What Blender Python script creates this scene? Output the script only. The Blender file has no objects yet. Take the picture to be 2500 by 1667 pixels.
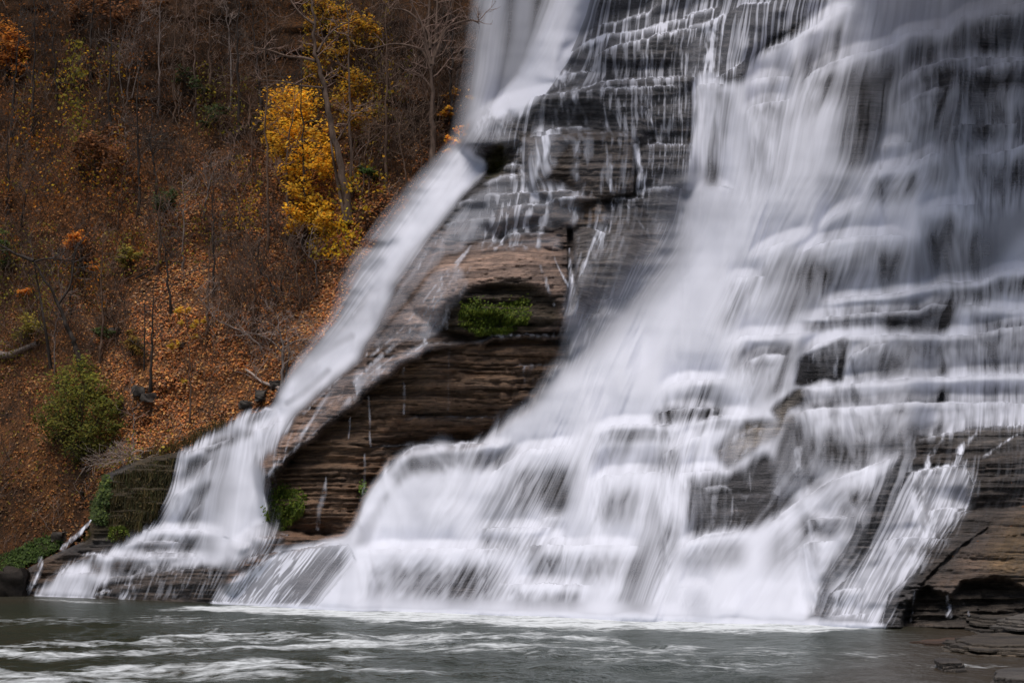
import bpy, math, random
import numpy as np

# ------------------------------------------------------------------ camera model
# world: X right, Y away from the camera, Z up, pool surface at Z = 0, units metres
F, CX, VH, H = 3472.0, 1250.0, 1330.0, 3.0
R = random.Random(11)
RNG = np.random.default_rng(5)
scene = bpy.context.scene
COL = scene.collection

def P(u, v, d):
    """surveyed point: sight line (u, v) at distance d from the tripod"""
    u, v, d = np.broadcast_arrays(np.asarray(u, float), np.asarray(v, float), np.asarray(d, float))
    return np.stack([(u - CX) / F * d, d, H + (VH - v) / F * d], -1)

# ------------------------------------------------------------------ noise helpers
def _h(i, j, s):
    n = (i.astype(np.int64) * 374761393 + j.astype(np.int64) * 668265263 + s * 982451653) & 0xffffffff
    n = ((n ^ (n >> 13)) * 1274126177) & 0xffffffff
    return ((n ^ (n >> 16)) & 0xffff) / 65535.0

def noise(x, y, s=0):
    x, y = np.broadcast_arrays(np.asarray(x, float), np.asarray(y, float))
    i, j = np.floor(x), np.floor(y)
    a, b = x - i, y - j
    a, b = a * a * (3 - 2 * a), b * b * (3 - 2 * b)
    return ((_h(i, j, s) * (1 - a) + _h(i + 1, j, s) * a) * (1 - b) + (_h(i, j + 1, s) * (1 - a) + _h(i + 1, j + 1, s) * a) * b)

def fbm(x, y, s=0, o=4):
    t, a, w = 0, 1, 0
    for k in range(o):
        t = t + a * noise(x * 2 ** k, y * 2 ** k, s + k * 17); w += a; a *= .5
    return t / w

def sm(a, b, x):
    t = np.clip((x - a) / (b - a), 0, 1)
    return t * t * (3 - 2 * t)

def box1(a, r, ax):
    if r < 1: return a
    a = np.moveaxis(a, ax, 0)
    p = np.concatenate([np.repeat(a[:1], r + 1, 0), a, np.repeat(a[-1:], r, 0)], 0)
    c = np.cumsum(p, 0)
    o = (c[2 * r + 1:] - c[:-2 * r - 1]) / (2 * r + 1)
    return np.moveaxis(o, 0, ax)

def blur(a, rv, ru, n=2):
    for _ in range(n):
        a = box1(box1(a, int(rv), 0), int(ru), 1)
    return a

# ------------------------------------------------------------------ survey grid of the falls
ST = 2.4
us = np.arange(-30, 2700, ST); vs = np.arange(-150, 1560, ST)
U, V = np.meshgrid(us, vs)
NV, NU = U.shape
vfoot = lambda u: np.interp(u, [-60, 100, 230, 510, 620, 870, 1250, 1650, 1900, 2150, 2320, 2700], [1449, 1455, 1460, 1470, 1476, 1490, 1501, 1512, 1524, 1533, 1538, 1540])
def D0(u, v):
    vf = vfoot(u)
    return H * F / (vf - VH) + .0195 * np.maximum(vf - v, 0)

def inpoly(pts, u=None, v=None):
    u = U if u is None else u; v = V if v is None else v
    m = np.zeros(u.shape, bool)
    n = len(pts)
    for k in range(n):
        x0, y0 = pts[k]; x1, y1 = pts[(k + 1) % n]
        if y0 == y1: continue
        c = (y0 > v) != (y1 > v)
        m ^= c & (u < (x1 - x0) * (v - y0) / (y1 - y0) + x0)
    return m

WARPU = (fbm(U / 38, V / 38, 91) - .5); WARPV = (fbm(U / 38, V / 38, 92) - .5)
def region(pts, f=8, warp=10):
    """soft membership 0..1 of a polygon, edge roughened"""
    xs = [p[0] for p in pts]; ys = [p[1] for p in pts]
    pad = 4 * f + warp + 10
    j0, j1 = max(0, int((min(ys) - pad - vs[0]) / ST)), min(NV, int((max(ys) + pad - vs[0]) / ST) + 1)
    i0, i1 = max(0, int((min(xs) - pad - us[0]) / ST)), min(NU, int((max(xs) + pad - us[0]) / ST) + 1)
    o = np.zeros(U.shape)
    sl = (slice(j0, j1), slice(i0, i1))
    m = inpoly(pts, U[sl] + WARPU[sl] * 2 * warp, V[sl] + WARPV[sl] * 2 * warp).astype(float)
    r = max(1, int(round(f / ST)))
    o[sl] = blur(m, r, r) if f >= ST else m
    return o

def stroke(pts, w, soft=.5, rough=0.):
    """soft membership of a band along a polyline; w = full width or list of widths"""
    w = np.full(len(pts), w, float) if np.isscalar(w) else np.asarray(w, float)
    xs = [p[0] for p in pts]; ys = [p[1] for p in pts]
    pad = w.max() + 12
    j0, j1 = max(0, int((min(ys) - pad - vs[0]) / ST)), min(NV, int((max(ys) + pad - vs[0]) / ST) + 1)
    i0, i1 = max(0, int((min(xs) - pad - us[0]) / ST)), min(NU, int((max(xs) + pad - us[0]) / ST) + 1)
    o = np.zeros(U.shape)
    if j1 <= j0 or i1 <= i0: return o
    sl = (slice(j0, j1), slice(i0, i1))
    uu, vv = U[sl] + WARPU[sl] * 5, V[sl] + WARPV[sl] * 5
    best = np.zeros(uu.shape)
    for k in range(len(pts) - 1):
        (x0, y0), (x1, y1) = pts[k], pts[k + 1]
        dx, dy = x1 - x0, y1 - y0
        t = np.clip(((uu - x0) * dx + (vv - y0) * dy) / (dx * dx + dy * dy + 1e-9), 0, 1)
        d = np.hypot(uu - x0 - t * dx, vv - y0 - t * dy)
        hw = (w[k] * (1 - t) + w[k + 1] * t) / 2 + .01
        best = np.maximum(best, 1 - sm(1 - soft, 1 + soft, d / hw))
    if rough: best = best * np.clip(1 + rough * 3.2 * (fbm(uu / 7, vv / 16, 95, 3) - .55), .12, 1.25)
    o[sl] = best
    return o

# ------------------------------------------------------------------ ledges: lip line, step back (m), length of the riser (px), water over the lip, curtain length
LEDGES = [
 # upper middle steps
 ([(1418,87),(1469,61),(1512,54),(1548,40),(1581,33),(1602,14),(1640,4)], .9, 60, .75, 16),
 ([(1346,184),(1389,134),(1432,105),(1469,87),(1548,78),(1577,70),(1602,60),(1675,47),(1720,36)], 1.2, 60, .85, 22),
 ([(1352,198),(1389,181),(1440,177),(1462,176)], .5, 50, .75, 20),
 ([(1430,165),(1461,134),(1494,112),(1545,101),(1584,96),(1602,83),(1675,72),(1730,68)], 1.0, 60, .7, 16),
 ([(1650,50),(1686,36),(1720,24),(1770,18)], .8, 50, .8, 18),
 ([(1650,78),(1690,66),(1730,52),(1770,36),(1800,22)], .8, 50, .85, 26),
 ([(1780,30),(1815,10),(1850,7),(1920,3)], 1.0, 60, .7, 10),
 ([(1560,14),(1620,-10),(1700,-12),(1790,-4)], .7, 50, .7, 12),
 # the long top ledge of the middle block
 ([(1165,310),(1205,268),(1259,250),(1306,237),(1360,228),(1418,219),(1469,202),(1512,195),(1584,191),(1650,188),(1712,190)], 1.6, 70, .5, 16),
 ([(1400,226),(1469,217),(1560,214),(1690,212)], .5, 40, .55, 10),
 ([(1472,255),(1505,264),(1570,260),(1588,267),(1639,255),(1680,253)], .45, 40, .2, 10),
 ([(1160,322),(1200,284),(1228,286),(1262,306),(1270,330)], .5, 40, .4, 14),
 ([(1290,326),(1353,315),(1418,311),(1480,318)], .4, 30, .55, 9),
 ([(1262,352),(1277,336),(1331,331),(1418,325),(1476,322),(1523,327),(1548,340),(1554,352)], 1.1, 70, .15, 8),
 ([(1552,358),(1602,351),(1675,354),(1700,362)], .9, 60, .55, 12),
 ([(1560,392),(1620,384),(1690,388)], .3, 30, .3, 8),
 ([(1222,409),(1250,402),(1285,401)], .5, 40, .6, 10),
 ([(1165,460),(1195,442),(1226,432),(1288,427)], .7, 45, .75, 16),
 ([(1140,486),(1201,474),(1291,470),(1440,465)], .55, 40, .65, 14),
 ([(1546,463),(1588,461),(1680,459)], .8, 50, .75, 12),
 ([(1100,503),(1147,488),(1180,492)], .5, 40, .5, 14),
 ([(1200,520),(1212,510),(1241,503),(1288,499),(1331,501),(1353,486),(1411,479),(1479,486)], .7, 45, .6, 14),
 ([(1479,486),(1512,488),(1566,483),(1588,486),(1606,513)], .6, 60, .3, 8),
 ([(1120,545),(1179,531),(1225,530)], .5, 40, .55, 14),
 ([(1070,560),(1110,540),(1150,545)], .4, 40, .5, 12),
 ([(1234,566),(1291,555),(1367,551),(1396,557)], .5, 30, .45, 10),
 ([(1135,604),(1150,595),(1223,586),(1244,572),(1295,568),(1353,572),(1369,588)], .7, 40, .5, 12),
 ([(1060,640),(1085,622),(1114,610),(1143,615),(1205,602),(1259,601),(1331,608),(1370,625)], .8, 60, .1, 6),
 ([(1392,566),(1418,555),(1483,568),(1545,583)], .5, 60, .1, 8),
 ([(1400,728),(1447,726),(1487,731),(1600,727)], .35, 40, .15, 6),
 ([(1410,770),(1470,765),(1560,772)], .25, 40, 0, 6),
 # brown wall
 ([(1030,842),(1107,839),(1187,830),(1205,821),(1259,818),(1390,818)], .9, 60, .2, 6),
 ([(1240,894),(1300,892),(1380,889)], .5, 40, .2, 10),
 ([(960,1022),(1100,1019),(1240,1020)], .5, 50, .12, 5),
 ([(880,1098),(950,1090),(1017,1085),(1195,1080)], .5, 40, .1, 5),
 ([(780,1150),(860,1140),(930,1135)], .3, 40, 0, 5),
 ([(564,1350),(607,1312),(709,1308),(860,1317)], 1.3, 50, 0, 5),
 ([(560,1375),(640,1352),(700,1345)], .5, 40, 0, 5),
 # big right cascade, upper
 ([(1838,128),(1874,119),(1932,101),(1961,83),(1986,69),(2010,46),(2040,24),(2100,8)], 1.1, 70, .95, 60),
 ([(1735,200),(1770,178),(1800,160),(1826,142)], .5, 40, .6, 20),
 ([(1800,214),(1824,202),(1852,192),(1881,190),(1947,188)], .8, 60, .9, 50),
 ([(1690,218),(1712,208),(1750,204),(1780,212)], .6, 50, .9, 50),
 ([(1939,231),(1965,195),(1986,174),(2030,152),(2084,134),(2149,119),(2185,105),(2192,94),(2229,76),(2265,72),(2319,69),(2337,47),(2366,29),(2409,18),(2520,5),(2700,-20)], 1.6, 110, .95, 45),
 ([(1806,285),(1838,257),(1881,250),(1918,246),(1945,228)], 1.0, 90, .97, 90),
 ([(2185,215),(2214,177),(2247,166),(2301,148),(2355,143),(2500,139),(2700,130)], .9, 60, .8, 34),
 ([(2325,222),(2344,181),(2373,166),(2427,159),(2500,148),(2700,140)], .6, 50, .7, 26),
 ([(2180,266),(2229,239),(2283,217),(2330,212)], .5, 50, .8, 60),
 ([(2370,50),(2420,40),(2500,34)], .4, 30, .8, 14),
 ([(2300,318),(2345,304),(2400,306),(2500,300)], .3, 40, .35, 12),
 ([(2135,364),(2178,347),(2230,350)], .5, 50, .8, 26),
 ([(2085,440),(2105,425),(2156,412),(2214,405),(2243,391),(2272,376),(2333,376)], 1.0, 60, .95, 36),
 ([(2336,394),(2377,376),(2427,376),(2500,354),(2700,340)], .9, 80, .75, 44),
 ([(2230,522),(2272,510),(2330,499),(2396,499)], .8, 60, .85, 40),
 ([(1690,470),(1722,457),(1758,454),(1800,462)], .7, 60, .85, 40),
 ([(1660,462),(1690,464)], .4, 40, .7, 30),
 ([(1985,575),(2010,548),(2040,524),(2085,498),(2120,480)], .7, 50, .9, 30),
 # big right cascade, middle
 ([(1815,640),(1835,624),(1867,608),(1925,583),(1995,566)], .9, 70, .95, 46),
 ([(1925,632),(1968,611),(1997,597),(2069,579),(2192,572),(2240,584)], 1.1, 70, .92, 60),
 ([(1760,692),(1790,680),(1824,677),(1875,673)], .6, 50, .9, 40),
 ([(1990,760),(2012,736),(2077,724),(2138,720),(2243,707),(2301,691),(2395,684),(2438,662),(2520,656),(2700,640)], .9, 50, .9, 30),
 ([(1935,776),(2012,774),(2091,767),(2182,762),(2243,758),(2279,742),(2337,742)], .8, 45, .7, 16),
 ([(2337,745),(2373,741),(2410,752),(2500,756),(2700,750)], .6, 40, .85, 40),
 ([(1760,845),(1786,834),(1813,821),(1867,816),(1947,814),(2020,801)], .8, 60, .92, 40),
 ([(1940,880),(1965,857),(1997,839),(2033,828),(2066,819),(2156,818),(2243,818),(2366,818),(2445,803),(2520,794),(2700,780)], 1.3, 60, .62, 34),
 ([(2058,890),(2084,862),(2130,842),(2180,834)], .3, 40, .75, 40),
 ([(1925,960),(1975,946),(2048,942),(2113,933),(2229,922),(2337,919),(2520,911),(2700,900)], 1.0, 50, .85, 40),
 ([(1920,1010),(1975,1002),(2030,997),(2156,989),(2283,982),(2520,984),(2700,980)], 1.0, 60, .92, 60),
 ([(1795,905),(1820,883),(1867,868),(1938,866)], .7, 60, .92, 50),
 ([(1590,990),(1620,950),(1650,933),(1686,928),(1800,922)], .8, 50, .9, 44),
 ([(1590,1010),(1650,998),(1710,994),(1766,996)], .6, 30, .55, 12),
 ([(1675,1040),(1740,1016),(1795,1015),(1875,1012)], .7, 40, .7, 16),
 ([(1430,1055),(1500,1036),(1580,1034),(1680,1042)], .7, 50, .75, 20),
 # lower right
 ([(1640,1158),(1708,1151),(1769,1147),(1800,1150)], .8, 60, .9, 22),
 ([(1700,1192),(1760,1188),(1800,1196)], .3, 40, .45, 12),
 ([(1760,1206),(1830,1206),(1920,1210)], .3, 40, .2, 6),
 ([(1640,1350),(1672,1326),(1720,1306),(1790,1298),(1850,1290)], .9, 70, .95, 40),
 ([(1840,1296),(1900,1262),(1960,1215),(2040,1168),(2150,1128),(2210,1100)], .8, 70, .95, 60),
 ([(1940,1340),(1965,1326),(2050,1320)], .5, 50, .9, 30),
 ([(1960,1270),(2000,1264),(2100,1258)], .3, 40, .9, 20),
 ([(1650,1438),(1700,1424),(1750,1430)], .5, 50, .95, 40),
 ([(2210,1155),(2265,1145),(2319,1138),(2360,1136)], .4, 40, .75, 30),
 ([(2250,1252),(2301,1241),(2380,1237)], .4, 40, .8, 20),
 ([(2135,1320),(2192,1313),(2310,1312)], .4, 40, .8, 20),
 ([(2020,1445),(2060,1438),(2120,1434)], .4, 40, .85, 30),
 ([(2010,1502),(2070,1500),(2130,1500)], .4, 30, .85, 20),
 ([(2212,1100),(2243,1071),(2337,1053),(2409,1042),(2500,1036),(2700,1030)], 2.2, 60, .0, 6),
 ([(2200,1126),(2300,1108),(2420,1112),(2500,1098),(2700,1090)], .5, 40, 0, 6),
 ([(2370,1170),(2440,1166),(2520,1160)], .4, 40, 0, 6),
 ([(2300,1250),(2400,1246),(2520,1236)], .4, 40, 0, 6),
 ([(2260,1322),(2360,1308),(2520,1296)], .35, 40, 0, 6),
 # lower middle
 ([(925,1178),(945,1148),(975,1118),(1010,1090),(1090,1083),(1190,1082),(1260,1080)], 1.0, 50, .85, 30),
 ([(1150,1215),(1186,1165),(1222,1140),(1258,1112),(1295,1096),(1400,1085),(1440,1060)], .9, 60, .92, 70),
 ([(1425,1195),(1445,1178),(1476,1161),(1548,1154),(1640,1154)], .9, 60, .95, 60),
 ([(1600,1120),(1680,1070),(1730,1060)], .4, 40, .7, 30),
 ([(1150,1290),(1200,1288),(1277,1288),(1365,1288)], .5, 40, .92, 30),
 ([(1310,1262),(1360,1260),(1392,1259)], .3, 30, .7, 16),
 ([(1255,1338),(1302,1331),(1385,1331),(1590,1331)], .5, 50, .92, 40),
 ([(1328,1322),(1365,1309),(1392,1305)], .4, 40, .85, 20),
 ([(862,1343),(933,1339),(1040,1338),(1160,1339),(1265,1339)], .7, 50, .95, 60),
 ([(1210,1424),(1342,1424),(1455,1427)], .4, 40, .9, 30),
 ([(675,1350),(723,1342),(767,1335),(788,1326),(862,1323)], .6, 40, .55, 20),
 # left stream
 ([(430,1125),(445,1107),(480,1098),(530,1084),(590,1062)], .8, 50, .85, 30),
 ([(590,1070),(620,1050),(680,1032),(730,1012)], .5, 50, .9, 40),
 ([(620,1010),(650,1000),(690,996)], .5, 40, .8, 26),
 ([(410,1222),(441,1196),(470,1180),(500,1135),(528,1112)], .7, 50, .8, 20),
 ([(440,1290),(470,1250),(500,1222),(515,1205)], .5, 40, .75, 30),
 ([(330,1306),(362,1295),(398,1292),(480,1293),(560,1296)], .9, 40, .9, 26),
 ([(262,1348),(300,1332),(340,1322),(420,1322),(480,1328)], .5, 30, .8, 14),
 ([(340,1350),(400,1347),(500,1348)], .3, 26, .7, 12),
 ([(178,1366),(200,1356),(224,1349),(282,1359),(347,1359),(440,1360),(530,1358)], .7, 40, .8, 24),
 ([(132,1405),(160,1398),(253,1400)], .5, 40, .8, 24),
 ([(225,1430),(231,1425),(264,1411),(344,1400),(452,1389),(562,1378)], .9, 40, .12, 6),
 ([(228,1448),(300,1430),(380,1424)], .4, 30, .2, 8),
 ([(700,935),(740,898),(790,868)], .5, 50, .9, 30),
 ([(850,770),(900,730),(940,705)], .4, 50, .8, 30),
]

# ------------------------------------------------------------------ named outlines (survey coordinates)
OUTCROP = [(1128,348),(1160,310),(1205,266),(1259,248),(1360,226),(1512,193),(1690,188),(1700,360),(1690,600),(1600,700),(1440,850),(1370,900),(1300,1000),(1190,1080),(1010,1090),(950,1130),(880,1260),(850,1322),(740,1345),(690,1350),(600,1420),(552,1440),(556,1378),(570,1342),(610,1310),(650,1282),(644,1200),(634,1165),(634,1128),(700,1050),(720,1010),(800,935),(870,880),(915,800),(950,740),(958,695),(1020,600),(1060,560),(1105,500),(1165,440),(1182,420),(1186,388)]
WALL = [(1045,850),(966,905),(859,995),(770,1066),(710,1117),(655,1173),(650,1290),(700,1300),(850,1310),(880,1240),(950,1120),(1180,1080),(1290,1000),(1350,900),(1390,890),(1390,824),(1250,824),(1110,846)]
ARCH = [(1121,722),(1158,704),(1223,691),(1277,694),(1331,715),(1360,736),(1375,780),(1300,812),(1205,818),(1100,828),(1060,800),(1090,750)]
UNDERCUT = [(2205,1545),(2215,1480),(2240,1440),(2265,1430),(2296,1444),(2312,1456),(2335,1440),(2355,1425),(2430,1414),(2500,1432),(2720,1430),(2720,1560),(2205,1560)]
NOSE = [(1130,352),(1150,366),(1186,388),(1186,430),(1212,425),(1236,395),(1236,335),(1200,342)]
MAINW = [(1698,205),(1760,200),(1820,196),(1850,130),(1990,65),(2010,20),(2060,-160),(2720,-160),(2720,1030),(2500,1034),(2409,1040),(2240,1069),(2200,1105),(2130,1200),(2080,1300),(2010,1420),(1985,1480),(1980,1530),(1250,1508),(870,1497),(510,1477),(560,1425),(690,1345),(850,1322),(890,1240),(950,1135),(1010,1092),(1150,1087),(1200,1060),(1240,1022),(1290,1000),(1340,940),(1370,895),(1420,885),(1450,830),(1500,770),(1600,690),(1650,610),(1675,500),(1690,350)]
LEFTW = [(1138,352),(1086,440),(1010,545),(938,660),(862,780),(765,852),(705,930),(662,1000),(592,1022),(440,1110),(432,1170),(392,1280),(332,1300),(260,1347),(180,1372),(80,1458),(230,1464),(232,1425),(270,1410),(450,1388),(557,1378),(562,1350),(600,1310),(645,1280),(650,1200),(634,1128),(700,1055),(720,1010),(800,935),(870,880),(915,800),(950,740),(958,695),(1020,600),(1060,560),(1105,500),(1165,440),(1190,400),(1180,385)]
RIGHTW = [(2212,1152),(2355,1135),(2378,1180),(2362,1240),(2300,1312),(2230,1400),(2170,1450),(2150,1535),(1995,1530),(2025,1450),(2090,1390),(2140,1318),(2185,1230)]
PLUNGE = [(1120,-160),(1440,-160),(1345,170),(1200,268),(1130,340),(1100,330),(1130,200)]
FALLS = [(1185,-160),(2720,-160),(2720,1560),(-30,1560),(-30,1460),(20,1425),(70,1385),(150,1345),(215,1318),(225,1250),(255,1160),(330,1120),(430,1105),(590,1020),(655,998),(705,925),(765,848),(835,775),(885,645),(960,540),(1060,430),(1140,330),(1165,230)]

# ------------------------------------------------------------------ rock depth
def build_depth():
    D = D0(U, V)
    # the plunge face at the upper left stands well behind the ledge
    pl = region(PLUNGE, 15)
    D += .6 * pl
    D -= 2.4 * region(OUTCROP, 5, 5) * np.clip(1 - 1.9 * region(MAINW, 90, 4), 0, 1)
    # lateral buttresses
    D += (fbm(U / 210, V / 420, 3, 3) - .5) * 3.2
    tier = np.zeros(U.shape)
    for k, (pts, b, L, w, cl) in enumerate(LEDGES):
        xs, ys = np.array(pts, float).T
        m = min(75, .36 * (xs[-1] - xs[0]))
        i0, i1 = max(0, int((xs[0] - us[0]) / ST)), min(NU, int((xs[-1] - us[0]) / ST) + 1)
        if i1 <= i0 + 1: continue
        bb = b * (1.8 if w >= .88 else 1.6 if w >= .7 else 1.2); bb *= min(1, (xs[-1] - xs[0]) / 130); L = max(L, bb / .0185)
        uu = us[i0:i1]
        lip = np.interp(uu, xs, ys) + (fbm(uu / 26, uu * 0 + k, 7) - .5) * 7 + (fbm(uu / 8, uu * 0 + k, 8) - .5) * 2.2
        e = sm(0, m, uu - xs[0]) * sm(0, m, xs[-1] - uu)
        h = lip[None, :] - V[:, i0:i1]
        t = np.where(h > -14, sm(-9 if w >= .88 else -6, 5, h) * np.exp(-np.maximum(h, 0) / L), 0)
        D[:, i0:i1] += bb * e * t
        tier[:, i0:i1] += np.where(h < 0, e * np.exp(np.minimum(h, 0) / 280), 0) * (.3 + .13 * (k % 5))
    # overhangs and recesses
    wl = region(WALL, 3, 11)
    D += wl * (.9 + 1.1 * sm(850, 1250, V))
    ar = region(ARCH, 10, 8)
    D += ar * (1.1 - .8 * sm(730, 830, V))
    D += 1.5 * region(UNDERCUT, 3, 14)
    D += 1.3 * region(NOSE, 4, 6) * sm(345, 385, V)
    # cleft between the two domes
    D += 1.1 * stroke([(1392,556),(1394,600),(1398,700),(1390,760)], [10,16,20,14])
    D += .5 * stroke([(1552,340),(1554,400),(1550,470)], 9)
    D += .35 * stroke([(2410,1290),(2330,1350),(2250,1430)], [5,10,8])
    # bedding: thin shale courses, lumps, joints
    W = V + 22 * (fbm(U / 260, V / 160, 21, 3) - .5) + 3.5 * (fbm(U / 30, V / 30, 22, 3) - .5)
    def beds(th, ln, sd):
        ly = np.floor(W / th + .35 * np.sin(W / (th * 3.1)))
        x = U / ln + _h(ly, ly * 0, sd + 5) * 9 + .25 * (fbm(U / 24, W / 24, sd + 7, 2) - .5)
        i = np.floor(x); f = np.clip((x - i) / .06, 0, 1)
        return _h(i - 1, ly, sd) * (1 - f) + _h(i, ly, sd) * f
    b1, b2, b3 = beds(5.2, 190, 31), beds(11.5, 260, 33), beds(26., 210, 35)
    wet = np.maximum(np.maximum(region(MAINW, 20, 4), region(LEFTW, 12, 4)), pl)
    smooth = np.maximum(region([(960,730),(1060,630),(1140,598),(1370,608),(1390,730),(1330,712),(1250,688),(1120,718),(1010,800),(860,900),(800,960)], 10), region([(1396,560),(1500,500),(1620,540),(1620,690),(1440,850),(1396,800)], 12))
    smooth = np.maximum(smooth, .85 * region([(2200,1060),(2700,1030),(2700,1420),(2260,1440)], 12))
    amp = (.15 + .85 * (1 - wet)) * (1 - .62 * smooth)
    D += amp * blur((b1 - .5) * .30 + (b2 - .5) * .30 + (b3 - .5) * .42, 0, 1, 1) + amp * ((fbm(U / 26, V / 15, 41, 4) - .5) * .55)
    # rounded masses
    for x, y, rx, ry, h in [(1225,705,235,125,3.0),(1470,630,110,120,.8),(1415,410,150,95,.9),(1240,495,110,70,.8),(1620,430,70,90,.7),(1420,250,180,40,.5),(1060,770,150,150,1.2),(1620,300,80,50,.5),(2430,1120,250,130,1.3),(2450,1330,170,110,.9)]:
        q = 1 - ((U - x) / rx) ** 2 - ((V - y) / ry) ** 2
        D -= h * np.clip(q, 0, 1) ** (1.3 if x > 1450 else .75)
    for pts, h, f in [
        ([(1285,348),(1331,334),(1418,327),(1476,324),(1530,330),(1548,346),(1552,470),(1480,486),(1350,488),(1296,470)], 1.5, 5),
        ([(1558,364),(1602,353),(1680,360),(1694,400),(1690,460),(1560,462)], 1.0, 5),
        ([(1352,490),(1411,481),(1478,490),(1482,550),(1400,556),(1342,546)], .9, 4),
        ([(1400,590),(1410,562),(1440,520),(1480,494),(1540,488),(1562,520),(1555,620),(1520,700),(1470,728),(1400,728)], .7, 18),
        ([(1472,260),(1562,262),(1574,345),(1520,332),(1480,318)], .5, 4), ([(1588,268),(1640,257),(1680,257),(1682,350),(1602,350)], .5, 4),
        ([(1152,330),(1205,286),(1262,308),(1270,342),(1236,352),(1180,386),(1134,354)], .9, 4),
        ([(1210,432),(1290,428),(1292,470),(1200,476),(1160,486),(1150,470)], .5, 4), ([(1215,512),(1290,502),(1345,503),(1342,556),(1236,566),(1208,560)], .7, 4),
        ([(1120,548),(1180,533),(1226,532),(1228,584),(1150,594),(1085,622),(1050,610)], .7, 5), ([(1246,574),(1296,570),(1353,574),(1371,592),(1372,612),(1258,600),(1240,590)], .7, 3),
        ([(1470,112),(1545,104),(1600,90),(1665,84),(1670,184),(1512,192),(1470,180)], .9, 4), ([(1792,36),(1920,10),(1925,90),(1860,112),(1800,150)], .8, 5)]:
        D -= h * region(pts, f, 4)
    rp = region([(640,1175),(630,1125),(830,925),(1040,830),(1110,840),(1050,856),(960,900),(870,975),(780,1045),(700,1105)], 12, 3)
    D -= rp * (1 - wl) * 2.2 * region(WALL, 34, 2)
    dm = region([(1040,640),(1140,600),(1370,610),(1390,720),(1330,715),(1250,690),(1120,720),(960,850),(880,900)], 14)
    D += dm * (fbm(U / 9, V / 5, 47, 3) - .5) * .35
    # the ground falls away to the hillside at the left edge of the rock
    out = 1 - region(FALLS, 6, 4)
    return D + 6.0 * out, D, tier

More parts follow.
